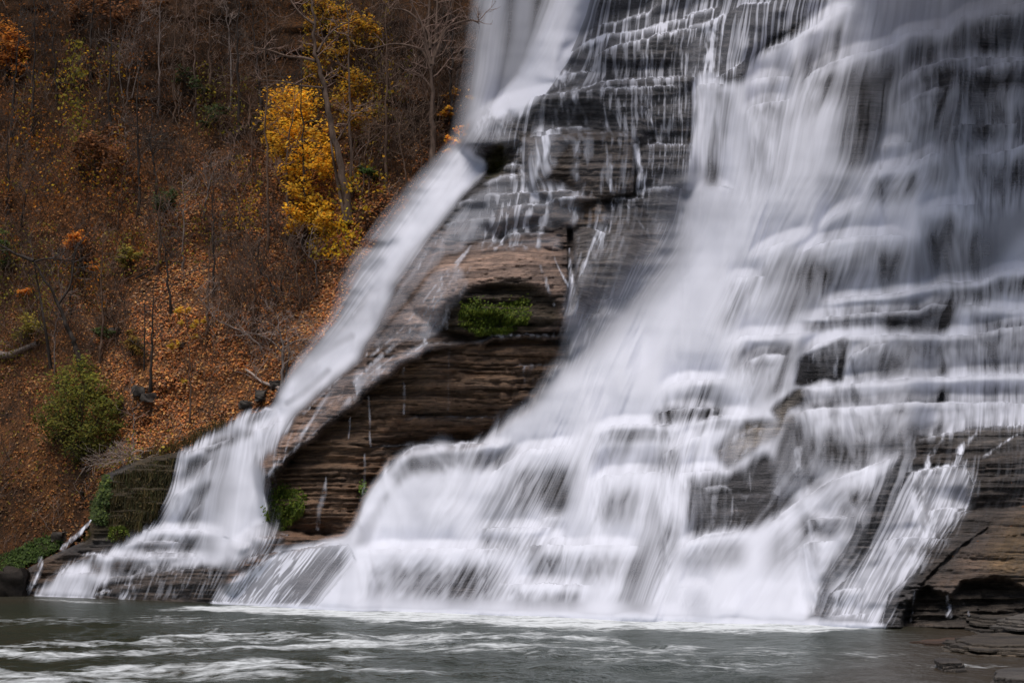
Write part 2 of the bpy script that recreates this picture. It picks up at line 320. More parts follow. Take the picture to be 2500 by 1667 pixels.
# ------------------------------------------------------------------ water cover 0..1
def build_cover():
    C = np.zeros(U.shape)
    def mx(m, a):
        np.maximum(C, m * a, out=C)
    def to(m, a):
        C[:] = C * (1 - m) + a * m
    mx(region(MAINW, 11, 12), .93)
    lw = region(LEFTW, 9, 9)
    mx(lw, .94)
    # grey faces at the far right
    to(region([(2210,110),(2560,20),(2560,640),(2380,560),(2260,420),(2200,300)], 30), .72)
    to(region([(1960,620),(2240,585),(2220,690),(2080,720),(1980,745)], 18), .76)
    to(region([(1930,990),(2560,985),(2560,1040),(2240,1068)], 12), .84)
    mx(region(RIGHTW, 16, 14), .62)
    for pts, w, a in [
        ([(2070,0),(1990,105),(1940,150)], [90,80,50], .95), ([(2150,122),(2050,165),(1985,195)], [30,44,56], .97), ([(1985,188),(1945,240),(1928,330),(1915,480)], [60,110,130,150], .96),
        ([(1885,255),(1842,300),(1800,400),(1790,480)], [50,80,90,90], .92), ([(1900,470),(1800,580),(1680,680),(1560,800),(1470,920)], [140,170,180,180,150], .98),
        ([(2245,166),(2190,230),(2152,330),(2130,410)], [30,56,60,70], .88), ([(2300,84),(2250,130),(2235,165)], [50,50,40], .86), ([(2240,408),(2120,450),(2030,540),(1950,590)], [40,80,90,70], .93),
        ([(2330,500),(2200,560),(2060,590)], [40,50,40], .86), ([(2120,590),(2000,640),(1880,720),(1790,800)], [40,60,80,80], .86), ([(2520,560),(2450,650),(2380,700)], [90,80,40], .93), ([(1800,660),(1700,790),(1640,900)], [90,120,120], .93),
        ([(1300,1110),(1230,1200),(1150,1300),(1060,1400)], [80,110,130,140], .95), ([(1560,1165),(1480,1220),(1400,1330),(1330,1440)], [60,90,110,120], .94), ([(1080,1100),(1040,1180),(980,1290),(900,1400)], [60,80,110,120], .93),
        ([(2180,1110),(2040,1200),(1900,1300),(1780,1420),(1720,1490)], [50,90,130,150,140], .95), ([(1660,1330),(1600,1420),(1560,1490)],[40,60,70],.93), ([(2480,948),(2200,958),(2000,968)], [36,36,20], .93), ([(1800,850),(1740,900),(1650,930)],[40,60,40],.92)]:
        mx(stroke(pts, w, .9), a)
    # dark windows in the main fall where the rock shows through
    for pts, a, f in [
        ([(2048,205),(2095,160),(2175,135),(2205,165),(2190,240),(2150,370),(2110,425),(2055,415),(2040,330)], .33, 22),
        ([(2362,68),(2445,58),(2560,60),(2560,132),(2362,132)], .4, 14),
        ([(2350,180),(2560,160),(2560,345),(2420,368),(2345,372),(2250,350),(2290,225)], .48, 26),
        ([(2388,76),(2436,68),(2442,126),(2388,128)], .14, 10), ([(2362,205),(2440,192),(2448,330),(2370,345)], .26, 12), ([(2288,228),(2322,216),(2322,330),(2272,350)], .34, 12), ([(2480,190),(2560,180),(2560,330),(2484,340)], .34, 10),
        ([(1787,38),(1915,32),(1900,105),(1850,114),(1790,160),(1768,150)], .18, 10),
        ([(1925,645),(1962,628),(1966,760),(1900,800),(1870,800)], .3, 18),
        ([(2215,600),(2330,560),(2480,520),(2450,640),(2400,675),(2250,695),(2200,690)], .34, 20),
        ([(2380,410),(2560,380),(2560,560),(2450,600),(2380,520)], .50, 24),
        ([(2150,768),(2182,766),(2290,752),(2335,748),(2340,798),(2290,812),(2150,814)], .22, 10),
        ([(1950,872),(2066,826),(2076,834),(2062,930),(1944,945),(1936,955)], .07, 5),
        ([(2070,832),(2560,826),(2560,905),(2062,928)], .52, 10),
        ([(2250,850),(2290,840),(2300,910),(2260,912)], .35, 12), ([(2400,835),(2440,825),(2450,905),(2400,908)], .35, 12), ([(2120,850),(2170,850),(2230,915),(2160,920)],.33,12),
        ([(1934,962),(2090,945),(2112,985),(1936,1003)], .36, 9),
        ([(1881,1000),(1932,958),(1962,950),(1992,957),(1932,1000),(1898,1040)], .10, 5),
        ([(1744,1095),(1790,1040),(1870,1020),(1945,1018),(1900,1060),(1830,1110),(1765,1148)], .28, 8),
        ([(1684,1162),(1780,1156),(1860,1104),(1900,1120),(1950,1225),(1850,1285),(1682,1312)], .12, 9),
        ([(1895,1062),(2240,1066),(2200,1098),(2000,1195),(1920,1228),(1890,1150)], .42, 16),
        ([(1900,1045),(1920,1020),(1990,1040),(1960,1180),(1900,1170)], .25, 14),
        ([(1530,1420),(1570,1330),(1615,1285),(1650,1260),(1640,1350),(1600,1440),(1580,1495),(1515,1495)], .46, 20),
        ([(1326,1215),(1345,1150),(1385,1140),(1378,1250),(1330,1258)], .40, 12),
        ([(1200,1135),(1235,1095),(1262,1086),(1225,1132)], .25, 9),
        ([(1080,1480),(1120,1420),(1200,1395),(1160,1478)], .66, 16),
        ([(1230,1280),(1265,1190),(1310,1150),(1290,1280)], .68, 14),
        ([(2000,430),(2100,430),(2080,480),(2030,510)], .62, 16),
        ([(2200,1110),(2243,1080),(2232,1150),(2160,1250),(2105,1290),(2065,1380),(2006,1450),(1994,1515),(1975,1515),(2012,1430),(2090,1300),(2130,1220)], .2, 7),
        ([(2245,1074),(2409,1046),(2720,1034),(2720,1440),(2260,1440),(2330,1320),(2390,1240),(2400,1130),(2240,1130)], .03, 6),
        ([(1595,998),(1650,996),(1700,1006),(1690,1026),(1600,1042)], .35, 7),
        ([(1690,1000),(1760,996),(1762,1012),(1700,1028)], .35, 6),
        ([(1790,700),(1830,690),(1790,800),(1750,800)], .66, 16),
        ([(1880,905),(1930,880),(1925,950),(1870,980)], .42, 12),
        ([(1560,1110),(1640,1080),(1660,1150),(1560,1152)], .42, 14), ([(1440,1120),(1530,1070),(1560,1080),(1470,1160)], .62, 14),
        ([(1700,940),(1760,935),(1720,985),(1660,980)], .55, 10),
        ([(1718,300),(1750,300),(1752,455),(1716,455)], .25, 9),
        ([(1755,225),(1785,225),(1775,330),(1752,400)], .45, 9),
        ([(1905,270),(1960,240),(1940,300),(1900,320)], .72, 14),
        ([(2310,90),(2350,80),(2340,140),(2300,140)], .6, 10),
        ([(2260,180),(2300,165),(2290,215),(2240,235)], .5, 10),
        ([(545,1450),(690,1350),(850,1332),(850,1370),(770,1476),(520,1478)], .56, 12), ([(690,1440),(760,1370),(810,1348),(850,1360),(760,1480),(660,1478)], .4, 14),
        ([(872,1290),(905,1250),(925,1210),(950,1200),(930,1260),(900,1330),(860,1335)], .5, 8),
        ([(450,1250),(480,1200),(500,1170),(520,1180),(480,1270),(430,1285)], .35, 8), ([(445,1140),(490,1105),(505,1130),(455,1180),(430,1200)], .4, 8),
        ([(520,1160),(560,1110),(575,1200),(530,1280)], .72, 12),
        ([(500,1085),(600,1040),(620,1050),(590,1075),(500,1110)], .35, 8), ([(600,1010),(660,1000),(640,1030),(590,1050)], .4, 8),
        ([(268,1362),(350,1362),(330,1400),(262,1408)], .3, 8), ([(350,1318),(470,1318),(470,1345),(320,1345)], .5, 7),
        ([(405,1360),(430,1362),(420,1385),(380,1392)], .5, 6),
        ([(590,1120),(640,1130),(650,1270),(600,1290)], .9, 12),
    ]:
        to(region(pts, f, 8), a)
    to(stroke([(1690,470),(1652,612),(1598,692),(1500,772),(1448,836),(1400,890)], [40,60,70,70,50,30], 1.), .5)
    for k, (pts, b, L, w, cl) in enumerate(LEDGES):
        if w < .7: continue
        xs, ys = np.array(pts, float).T
        i0, i1 = max(0, int((xs[0] - us[0]) / ST)), min(NU, int((xs[-1] - us[0]) / ST) + 1)
        if i1 <= i0 + 1: continue
        uu = us[i0:i1]
        em = min(70, .34 * (xs[-1] - xs[0])); e = sm(0, em, uu - xs[0]) * sm(0, em, xs[-1] - uu) * (.4 + 1.1 * fbm(uu / 45, uu * 0 + k, 63))
        h = V[:, i0:i1] - np.interp(uu, xs, ys)[None, :]
        C[:, i0:i1] *= 1 - np.clip(.50 * min(1, max(.25, (xs[-1] - xs[0] - 60) / 200)) * e * sm(cl * .2, cl * 1.1, h) * (1 - sm(cl * 1.5, cl * 2.8, h)), 0, .8)
    # lace of thin water over the dark steps of the middle block
    to(region([(1205,268),(1512,195),(1690,190),(1690,460),(1600,470),(1480,480),(1340,490),(1220,500),(1110,500),(1190,420),(1200,340)], 8), .0)
    lace = region([(1400,-160),(2000,-160),(2010,20),(1860,110),(1830,190),(1700,200),(1520,190),(1360,225),(1210,265),(1300,210),(1380,110)], 10)
    mx(lace, .34)
    to(region([(1470,120),(1560,108),(1660,85),(1672,186),(1500,192),(1466,186)], 9), .2)
    for pts, a in [
        ([(1210,275),(1512,205),(1690,200),(1690,330),(1560,350),(1480,318),(1300,330),(1260,320)], .2),
        ([(1420,222),(1475,208),(1470,320),(1420,318)], .07), ([(1510,270),(1565,266),(1575,345),(1520,330)], .2), ([(1600,262),(1660,260),(1670,350),(1600,350)],.22),
        ([(1170,320),(1225,290),(1262,310),(1270,360),(1200,370)], .33),
        ([(1277,340),(1360,332),(1400,335),(1340,420),(1290,470),(1275,420)], .36),
        ([(1380,335),(1545,335),(1550,480),(1400,470)], .17),
        ([(1555,360),(1690,358),(1690,520),(1620,600),(1560,500)], .2),
        ([(1150,480),(1230,430),(1290,430),(1440,470),(1400,550),(1210,580),(1090,600),(1060,600),(1110,520)], .36),
        ([(1360,495),(1470,490),(1480,550),(1400,552)], .1),
        ([(1480,495),(1590,490),(1610,560),(1620,680),(1540,720),(1400,720),(1400,570)], .13),
        ([(1150,600),(1370,575),(1372,612),(1260,600),(1140,614)], .35),
        ([(960,720),(1020,600),(1085,560),(1150,600),(1085,625),(1000,720),(900,860),(830,920)], .27),
        ([(1060,660),(1120,640),(1150,700),(1080,800),(1030,830),(900,850)], .23),
        ([(640,1170),(830,920),(1040,835),(1060,842),(960,895),(870,970),(780,1040),(700,1100)], .24),
        ([(1400,730),(1600,720),(1480,800),(1420,880),(1400,830)], .16),
        ([(2300,1062),(2420,1050),(2400,1110),(2390,1200),(2330,1320),(2260,1400)], .1),
        ([(690,1345),(860,1325),(850,1400),(760,1475),(560,1478)], .3),
        ([(230,1430),(450,1395),(557,1385),(540,1462),(235,1462)], .13),
        ([(2130,1450),(2200,1440),(2180,1530),(2120,1530)], .25),
    ]:
        mx(region(pts, 8, 10), a)
    # water on the lips and the curtains that hang from them
    for k, (pts, b, L, w, cl) in enumerate(LEDGES):
        if w <= 0: continue
        xs, ys = np.array(pts, float).T
        i0, i1 = max(0, int((xs[0] - us[0]) / ST)), min(NU, int((xs[-1] - us[0]) / ST) + 1)
        if i1 <= i0 + 1: continue
        uu = us[i0:i1]
        lip = np.interp(uu, xs, ys) + (fbm(uu / 26, uu * 0 + k, 7) - .5) * 7 + (fbm(uu / 8, uu * 0 + k, 8) - .5) * 2.2
        em = min(70, .34 * (xs[-1] - xs[0])); e = sm(0, em, uu - xs[0]) * sm(0, em, xs[-1] - uu)
        h = V[:, i0:i1] - lip[None, :]
        a = w * e * sm(-9, 1, h) * np.exp(-np.maximum(h, 0) / cl) * (.62 + .5 * fbm(uu / 30, uu * 0 + k, 61))[None, :]
        np.maximum(C[:, i0:i1], a, out=C[:, i0:i1])
    # separate ribbons
    for pts, w, a, s in [
        ([(1222,-160),(1200,150),(1172,300)], [62,70,76], .66, .8), ([(1188,-150),(1170,150),(1150,330)], [40,60,80], .34, .9),
        ([(1292,-160),(1272,100),(1235,270)], [50,64,70], .55, .8), ([(1430,-160),(1385,30),(1330,150),(1262,250)], [120,118,112,70], .97, .6),
        ([(1470,-160),(1440,50),(1390,130)], [40,50,40], .55, .8), ([(1345,110),(1300,190),(1215,270)], [60,80,50], .97, .6),
        ([(1378,180),(1290,222),(1200,268),(1150,330)], [40,46,34,20], .8, .7),
        ([(1250,-160),(1235,120),(1205,265)], 130, .3, .9),
        ([(1455,-10),(1450,80),(1430,150)], 30, .45, .8),
        ([(1730,205),(1722,300),(1700,460),(1690,560)], [74,50,40,60], .85, .5), ([(1690,360),(1688,470)], 26, .75, .7),
        ([(1390,606),(1391,650),(1396,690)], [6,8,13], .8, .8), ([(1396,690),(1400,745),(1402,800),(1400,885)], [14,30,46,54], .5, .7),
        ([(1348,618),(1372,668),(1392,705)], [5,6,8], .7, .7), ([(1320,648),(1335,700),(1352,745)], [8,12,10], .3, .8),
        ([(1552,356),(1562,400),(1568,463)], [12,16,26], .85, .7), ([(1490,340),(1492,400),(1490,470)], [5,12,8], .5, .8),
        ([(1415,330),(1405,380),(1408,440)], [10,14,10], .4, .8), ([(1335,335),(1305,400),(1292,470)], [60,46,20], .55, .8), ([(1272,350),(1262,400),(1290,470)], [14,18,16], .6, .8),
        ([(1238,330),(1232,380)], 12, .35, .8), ([(1220,280),(1222,330)], 40, .4, .8),
        ([(1585,270),(1590,300),(1588,350)], [6,8,10], .55, .8), ([(1655,215),(1662,350)], [30,26], .4, .8), ([(1495,262),(1504,310)], [14,14], .4, .8), ([(1455,215),(1452,300)], [14,12], .3, .8),
        ([(1258,250),(1240,290)], 24, .55, .8), ([(1300,240),(1292,300)], 22, .4, .8), ([(1395,225),(1392,300)], [44,30], .38, .8), ([(1345,232),(1338,300)], 14, .36, .8),
        ([(1490,112),(1480,180)], 20, .35, .8), ([(1580,100),(1575,185)], 24, .5, .8), ([(1672,80),(1665,185)], 20, .45, .8), ([(1700,70),(1690,190)], 30, .5, .8), ([(1740,60),(1730,180)], 36, .7, .7), ([(1765,40),(1760,150)], 24, .6, .8),
        ([(1500,490),(1490,520)], 16, .55, .8), ([(1530,500),(1545,520),(1600,600)], [6,6,6], .45, .8), ([(1480,530),(1455,600),(1420,700)], [40,40,30], .42, .9), ([(1530,540),(1510,650),(1490,728)], [24,30,20], .4, .9), ([(1580,560),(1600,660)], 6, .4, .8), ([(1566,570),(1590,640)], 5, .4, .8),
        ([(1196,475),(1192,540)], 8, .6, .8), ([(1208,530),(1204,585)], 24, .65, .7), ([(1284,430),(1288,500)], 20, .7, .8), ([(1278,505),(1278,555)], 28, .6, .8), ([(1347,500),(1343,550)], 20, .5, .8), ([(1240,505),(1232,560)], 14, .5, .8),
        ([(1150,600),(1090,680),(1020,790),(930,870),(780,1010)], [10,12,14,14,8], .5, .9), ([(1130,620),(1060,700),(985,800),(905,870)], [6,10,10,10], .48, .9), ([(1120,660),(1060,750),(1030,840)], [8,18,14], .4, .9), ([(1150,650),(1105,720),(1090,800)], [6,10,10], .4, .9),
        ([(1040,838),(940,900),(840,990),(740,1080),(668,1142)], [8,10,10,10,12], .42, .9), ([(900,862),(820,930),(740,1010)], [10,12,8], .36, .9), ([(960,870),(850,955),(700,1090),(650,1170)], [8,10,8,14], .44, .9),
        ([(1010,560),(1000,640),(960,720)], [10,14,12], .4, .9), ([(1075,580),(1040,620),(1020,660)], [10,14,12], .5, .9),
        ([(1098,850),(1094,910),(1094,1000)], [4,5,5], .3, .8), ([(985,900),(988,1010)], 8, .2, .9), ([(900,970),(905,1090)], 6, .22, .9), ([(1302,895),(1300,980)], [6,8], .4, .8), ([(1330,893),(1325,1000)], [10,12], .4, .8), ([(1350,891),(1345,960)], 8, .42, .8), ([(1280,895),(1280,960)], 6, .25, .8),
        ([(648,1150),(642,1200),(648,1240)], [10,12,8], .5, .8), ([(668,1150),(672,1190)], 8, .3, .8), ([(795,1165),(792,1205),(780,1240),(775,1290)], [4,16,14,10], .26, .9), ([(890,1105),(892,1160),(886,1220)], [4,10,6], .3, .8), ([(856,1020),(850,1070)],5,.2,.8),
        ([(222,1270),(196,1300),(168,1322),(152,1340)], [6,12,14,14], .8, .6), ([(100,1362),(98,1390),(80,1425),(50,1455)], [10,14,16,24], .72, .6),
        ([(465,1410),(452,1458)], [8,14], .4, .8), ([(320,1440),(310,1460)], 40, .3, .8), ([(232,1452),(262,1440)], 14, .6, .8),
        ([(640,1305),(660,1295),(700,1306)], [8,12,6], .45, .8),
        ([(1790,1210),(1785,1290)], 8, .42, .8), ([(1745,1215),(1740,1290)], [20,14], .35, .8), ([(1830,1150),(1832,1200)], 5, .3, .8), ([(1905,1130),(1900,1200)], 30, .4, .9), ([(1950,1100),(1945,1210)], 26, .55, .8), ([(2010,1060),(2000,1160)], 30, .5, .9),
        ([(1975,870),(1972,940)], 8, .3, .8), ([(2042,840),(2040,920)], 16, .36, .8), ([(1986,855),(1982,930)], 6, .4, .8),
        ([(2312,1456),(2316,1500)], [8,18], .35, .8), ([(2350,1470),(2365,1500)], 8, .2, .8), ([(2232,1440),(2225,1520)], 6, .25, .8),
        ([(2380,1060),(2340,1100),(2330,1140)], [10,14,20], .45, .8), ([(2480,1060),(2440,1085),(2400,1110)], [5,6,8], .45, .8), ([(2360,1136),(2375,1180),(2350,1240)], [30,24,20], .5, .8),
        ([(1700,1140),(1780,1080),(1860,1030)], [30,26,10], .55, .9), ([(1660,1150),(1700,1080),(1745,1060)], [30,30,10], .75, .8),
        ([(1880,1010),(1850,1070),(1780,1140)], [26,14,10], .5, .8),
    ]:
        mx(stroke(pts, np.maximum(np.asarray(w, float) * (.8 if np.max(w) < 20 else 1.), 3.2), s, .8 if np.max(w) < 20 else (.45 if np.max(w) < 50 else 0.)), a * (1. if np.max(w) > 30 else .68))
    to(stroke([(858,820),(806,848),(750,885)], 16, .9), .62); to(stroke([(800,905),(740,960),(700,985)], 14, .9), .66)
    # spray along the left stream and foam skirts
    mx(stroke([(1140,345),(1062,440),(975,560),(900,670),(840,790),(750,885)], [24,60,80,80,54,36], 1.0), .6)
    mx(stroke([(1128,372),(1060,470),(985,590),(925,690)], [50,80,80,60], .8), .97)
    mx(region([(1700,620),(1650,650),(1560,790),(1480,880),(1450,960),(1560,960),(1640,900),(1720,760),(1800,640)], 30), .99)
    mx(stroke([(1620,540),(1620,640),(1540,720)], [60,70,60], 1.0), .35)
    mx(stroke([(620,1200),(590,1290),(560,1345)], [60,120,70], 1.0), .93)
    mx(stroke([(520,1474),(870,1490),(1250,1502),(1650,1512),(1900,1524),(2150,1532)], [14,34,46,52,44,24], 1.), .96)
    mx(stroke([(90,1455),(230,1462)], 9, .8), .85)
    # nothing flows through the dry parts
    to(region([(1150,372),(1186,390),(1192,420),(1165,445),(1208,425),(1236,395),(1232,350),(1200,350)], 4, 4), .05)
    to(region([(2248,1080),(2409,1050),(2720,1038),(2720,1210),(2420,1210),(2402,1130),(2380,1112),(2258,1132)], 7, 8), .05)
    mx(stroke([(2384,1058),(2342,1100),(2330,1140)], [8,16,24], .9, .7), .5); mx(stroke([(2482,1060),(2444,1085),(2404,1114)], [5,6,8], .9, .7), .4); mx(stroke([(2300,1070),(2275,1110),(2262,1150)], [6,14,20], .9, .7), .36)
    soft = np.maximum(stroke([(1690,430),(1648,612),(1585,700),(1490,780),(1430,850),(1330,940),(1240,1010)], [60,150,200,200,150,90,60], .9), stroke([(1140,330),(1040,450),(950,560),(870,690),(810,800),(730,900)], [60,90,120,120,90,50], .9))
    soft = np.maximum(soft, .8 * stroke([(1190,-160),(1160,100),(1130,320)], 110, .9))
    n = int(22 / ST)
    C = C * (1 - soft) + blur(C, n, n, 2) * soft
    return np.clip(C, 0, 1)

def build_mist():
    m = np.zeros(U.shape)
    for pts, w, a in [([(1150,340),(1060,460),(960,590),(890,700),(820,800),(700,950)], [160,300,380,360,240,130], 1.),
                      ([(1210,-160),(1180,100),(1150,320)], [180,180,160], .45), ([(1300,-160),(1260,150),(1220,270)], [90,90,90], .6),
                      ([(600,1180),(590,1290),(540,1350)], [100,130,90], .8), ([(1680,520),(1620,680),(1520,820),(1400,940),(1280,1020)], [200,280,280,200,100], .85),
                      ([(860,1488),(920,1490),(1250,1500),(1700,1512),(2100,1530)], [20,60,70,70,40], .8), ([(1850,1350),(1700,1430)], [120,120], .5), ([(1780,560),(1680,640)],[120,140],.6),
                      ([(2450,600),(2520,560)], 120, .7), ([(1250,1015),(1500,1010)], [30,50], .5)]:
        np.maximum(m, stroke(pts, w, .45) * a, out=m)
    return np.minimum(1, 1.7 * m)

# ------------------------------------------------------------------ direction of flow (du/dv) -> stream coordinate
FLOW = [(1200,150,-.13),(1380,60,-.35),(1310,180,-.7),(1500,100,-.05),(1500,400,0),(1700,350,-.03),(1850,300,-.12),(1800,500,-.3),(1650,680,-.7),(1550,850,-.5),(1450,1000,-.4),(1300,1150,-.5),(1200,1300,-.5),(1000,1250,-.45),(1000,1420,-.7),(1250,1430,-.6),(1500,1430,-.35),(1500,1200,-.25),(1700,1050,-.3),(2000,250,-.3),(2100,300,-.1),(2300,250,-.05),(2450,400,0),(2150,480,-.5),(2000,520,-.6),(2100,650,-.2),(2350,600,0),(1850,700,-.4),(2100,750,-.15),(2200,870,-.03),(2200,960,-.1),(2100,1080,0),(2400,1000,-.02),(1950,1250,-1.0),(1850,1350,-.8),(1750,1420,-.6),(2050,1400,-.5),(2250,1250,-.5),(2200,1350,-.55),(1750,1220,0),(1100,430,-.75),(950,650,-.75),(800,870,-.75),(700,980,-.7),(600,1100,-.15),(570,1250,-.1),(480,1180,-.3),(400,1310,-.6),(300,1400,-.4),(150,1420,-.4),(950,900,-.8),(1100,700,-.5),(1000,650,-.7),(1250,720,-.02),(1250,450,0),(1600,300,0),(1950,100,-.2),(1480,620,-.3),(700,1420,-.8),(1000,1000,-.05),(1750,880,-.35),(1400,300,0)]
def build_flow():
    k = 8
    uu, vv = U[::k, ::k], V[::k, ::k]
    num = np.zeros(uu.shape); den = np.zeros(uu.shape)
    for x, y, t in FLOW:
        w = 1 / (((uu - x) ** 2 + ((vv - y) * 1.2) ** 2) / 1e4 + .15) ** 2
        num += w * t; den += w
    T = num / den
    iu = np.arange(NU) / k; iv = np.arange(NV) / k
    def up(a):
        a0 = np.stack([np.interp(iu, np.arange(a.shape[1]), r) for r in a])
        return np.stack([np.interp(iv, np.arange(a.shape[0]), c) for c in a0.T], 1)
    T = up(T)
    S = np.zeros(U.shape); S[0] = us
    for j in range(1, NV):
        S[j] = np.interp(us - T[j] * ST, us, S[j - 1])
        S[j, 0] = S[j, 1] - ST
    for poly in ([(500,1482),(560,1420),(690,1345),(850,1328),(870,1370),(770,1484)], RIGHTW, [(60,1468),(560,1468),(620,1330),(480,1292),(330,1292),(60,1440)]):
        m = inpoly(poly); j0 = int((min(p[1] for p in poly) - vs[0]) / ST)
        Q = us.copy()
        for j in range(j0, NV):
            Q = np.interp(us - T[j] * ST, us, Q); Q[0] = Q[1] - ST
            S[j] = np.where(m[j], Q, S[j])
    return S + 16 * (fbm(U / 110, V / 120, 81, 3) - .5)
# ------------------------------------------------------------------ mesh plumbing
def make_mesh(name, verts, faces, attrs=None, smooth=True):
    """faces: list of integer arrays (n,3) / (n,4)"""
    me = bpy.data.meshes.new(name)
    verts = np.ascontiguousarray(verts, np.float32)
    me.vertices.add(len(verts)); me.vertices.foreach_set('co', verts.ravel())
    faces = [np.asarray(f, np.int32) for f in faces if len(f)]
    loops = np.concatenate([f.ravel() for f in faces])
    tot = np.concatenate([np.full(len(f), f.shape[1], np.int32) for f in faces])
    st = np.concatenate([[0], np.cumsum(tot)[:-1]]).astype(np.int32)
    me.loops.add(len(loops)); me.loops.foreach_set('vertex_index', loops)
    me.polygons.add(len(tot)); me.polygons.foreach_set('loop_start', st)
    try: me.polygons.foreach_set('loop_total', tot)
    except Exception: pass
    me.polygons.foreach_set('use_smooth', np.full(len(tot), smooth, bool))
    for k, a in (attrs or {}).items():
        a = np.asarray(a, np.float32)
        if a.ndim == 1:
            me.attributes.new(k, 'FLOAT', 'POINT').data.foreach_set('value', a)
        else:
            c = np.concatenate([a, np.ones((len(a), 1), np.float32)], 1)
            me.attributes.new(k, 'FLOAT_COLOR', 'POINT').data.foreach_set('color', np.ascontiguousarray(c).ravel())
    me.update(calc_edges=True)
    me.validate()
    return me

def link(name, me, mat, parent=None, label=None, cat=None, group=None, kind=None):
    o = bpy.data.objects.new(name, me); COL.objects.link(o)
    if me is not None and mat is not None: me.materials.append(mat)
    if parent is not None: o.parent = parent
    if label: o['label'] = label
    if cat: o['category'] = cat
    if group: o['group'] = group
    if kind: o['kind'] = kind
    return o

class MB:
    def __init__(s): s.v = []; s.q = []; s.t = []; s.c = []; s.n = 0
    def add(s, v, q=None, t=None, c=(.1, .1, .1)):
        v = np.asarray(v, float).reshape(-1, 3)
        if q is not None: s.q.append(np.asarray(q) + s.n)
        if t is not None: s.t.append(np.asarray(t) + s.n)
        c = np.asarray(c, float)
        s.c.append(np.broadcast_to(c, (len(v), 3)))
        s.v.append(v); s.n += len(v)
    def tube(s, path, rad, k=5, c=(.1, .1, .1)):
        p = np.asarray(path, float); n = len(p); rad = np.broadcast_to(np.asarray(rad, float), (n,))
        t = np.gradient(p, axis=0); t /= np.linalg.norm(t, axis=1)[:, None] + 1e-9
        ref = np.array([0, 1, 0.]) if abs(t[:, 1]).mean() < .8 else np.array([1., 0, 0])
        a = np.cross(t, ref); a /= np.linalg.norm(a, axis=1)[:, None] + 1e-9
        b = np.cross(t, a)
        ang = np.arange(k) * 2 * math.pi / k
        v = p[:, None] + rad[:, None, None] * (a[:, None] * np.cos(ang)[None, :, None] + b[:, None] * np.sin(ang)[None, :, None])
        i = np.arange(n - 1)[:, None] * k; j = np.arange(k)[None]; j2 = (j + 1) % k
        q = np.stack([i + j, i + j2, i + k + j2, i + k + j], -1).reshape(-1, 4)
        s.add(v.reshape(-1, 3), q, None, c)
    def leaves(s, c, size, col, flat=None, droop=0.):
        """one small rhombic blade per centre"""
        c = np.asarray(c, float); n = len(c)
        if n == 0: return
        a = RNG.normal(size=(n, 3)); b = RNG.normal(size=(n, 3))
        if flat is not None:
            nn = np.asarray(flat, float) + RNG.normal(size=(n, 3)) * .35
            nn /= np.linalg.norm(nn, axis=1)[:, None]
            a -= (a * nn).sum(1)[:, None] * nn; b = np.cross(nn, a)
        a[:, 2] -= droop
        a /= np.linalg.norm(a, axis=1)[:, None] + 1e-9
        b -= (a * b).sum(1)[:, None] * a; b /= np.linalg.norm(b, axis=1)[:, None] + 1e-9
        sz = np.broadcast_to(np.asarray(size, float), (n,))[:, None]
        v = np.stack([c - a * sz * .6, c + b * sz * .36, c + a * sz * .6, c - b * sz * .36], 1).reshape(-1, 3)
        q = np.arange(n * 4).reshape(n, 4)
        col = np.broadcast_to(np.asarray(col, float), (n, 3))
        s.add(v, q, None, np.repeat(col, 4, 0))
    def blades(s, c, length, width, col, lean=.4, bend=.5, down=False):
        """grass blades: two-segment ribbons"""
        c = np.asarray(c, float); n = len(c)
        if n == 0: return
        az = RNG.uniform(0, 2 * math.pi, n); L = np.broadcast_to(length, (n,)) * RNG.uniform(.6, 1.3, n)
        d = np.stack([np.cos(az), np.sin(az), 0 * az], 1); z = np.array([0, 0, -1. if down else 1.])
        sd = np.stack([-np.sin(az), np.cos(az), 0 * az], 1) * (np.broadcast_to(width, (n,)) / 2)[:, None]
        k = RNG.uniform(.2, 1, n)[:, None]
        m = c + (d * lean * k + z) * (L * .5)[:, None]
        e = m + (d * (lean + bend) * k + z * (1 - bend * k)) * (L * .5)[:, None]
        v = np.stack([c - sd, c + sd, m - sd * .8, m + sd * .8, e], 1).reshape(-1, 3)
        i = np.arange(n)[:, None] * 5
        s.add(v, i + np.array([[0, 1, 3, 2]]), i + np.array([[2, 3, 4]]), np.repeat(np.broadcast_to(col, (n, 3)), 5, 0))
    def build(s, name, mat, parent=None, smooth=True, **kw):
        if s.n == 0: return None
        f = []
        if s.q: f.append(np.concatenate(s.q))
        if s.t: f.append(np.concatenate(s.t))
        me = make_mesh(name, np.concatenate(s.v), f, {'tint': np.concatenate(s.c)}, smooth)
        return link(name, me, mat, parent, **kw)

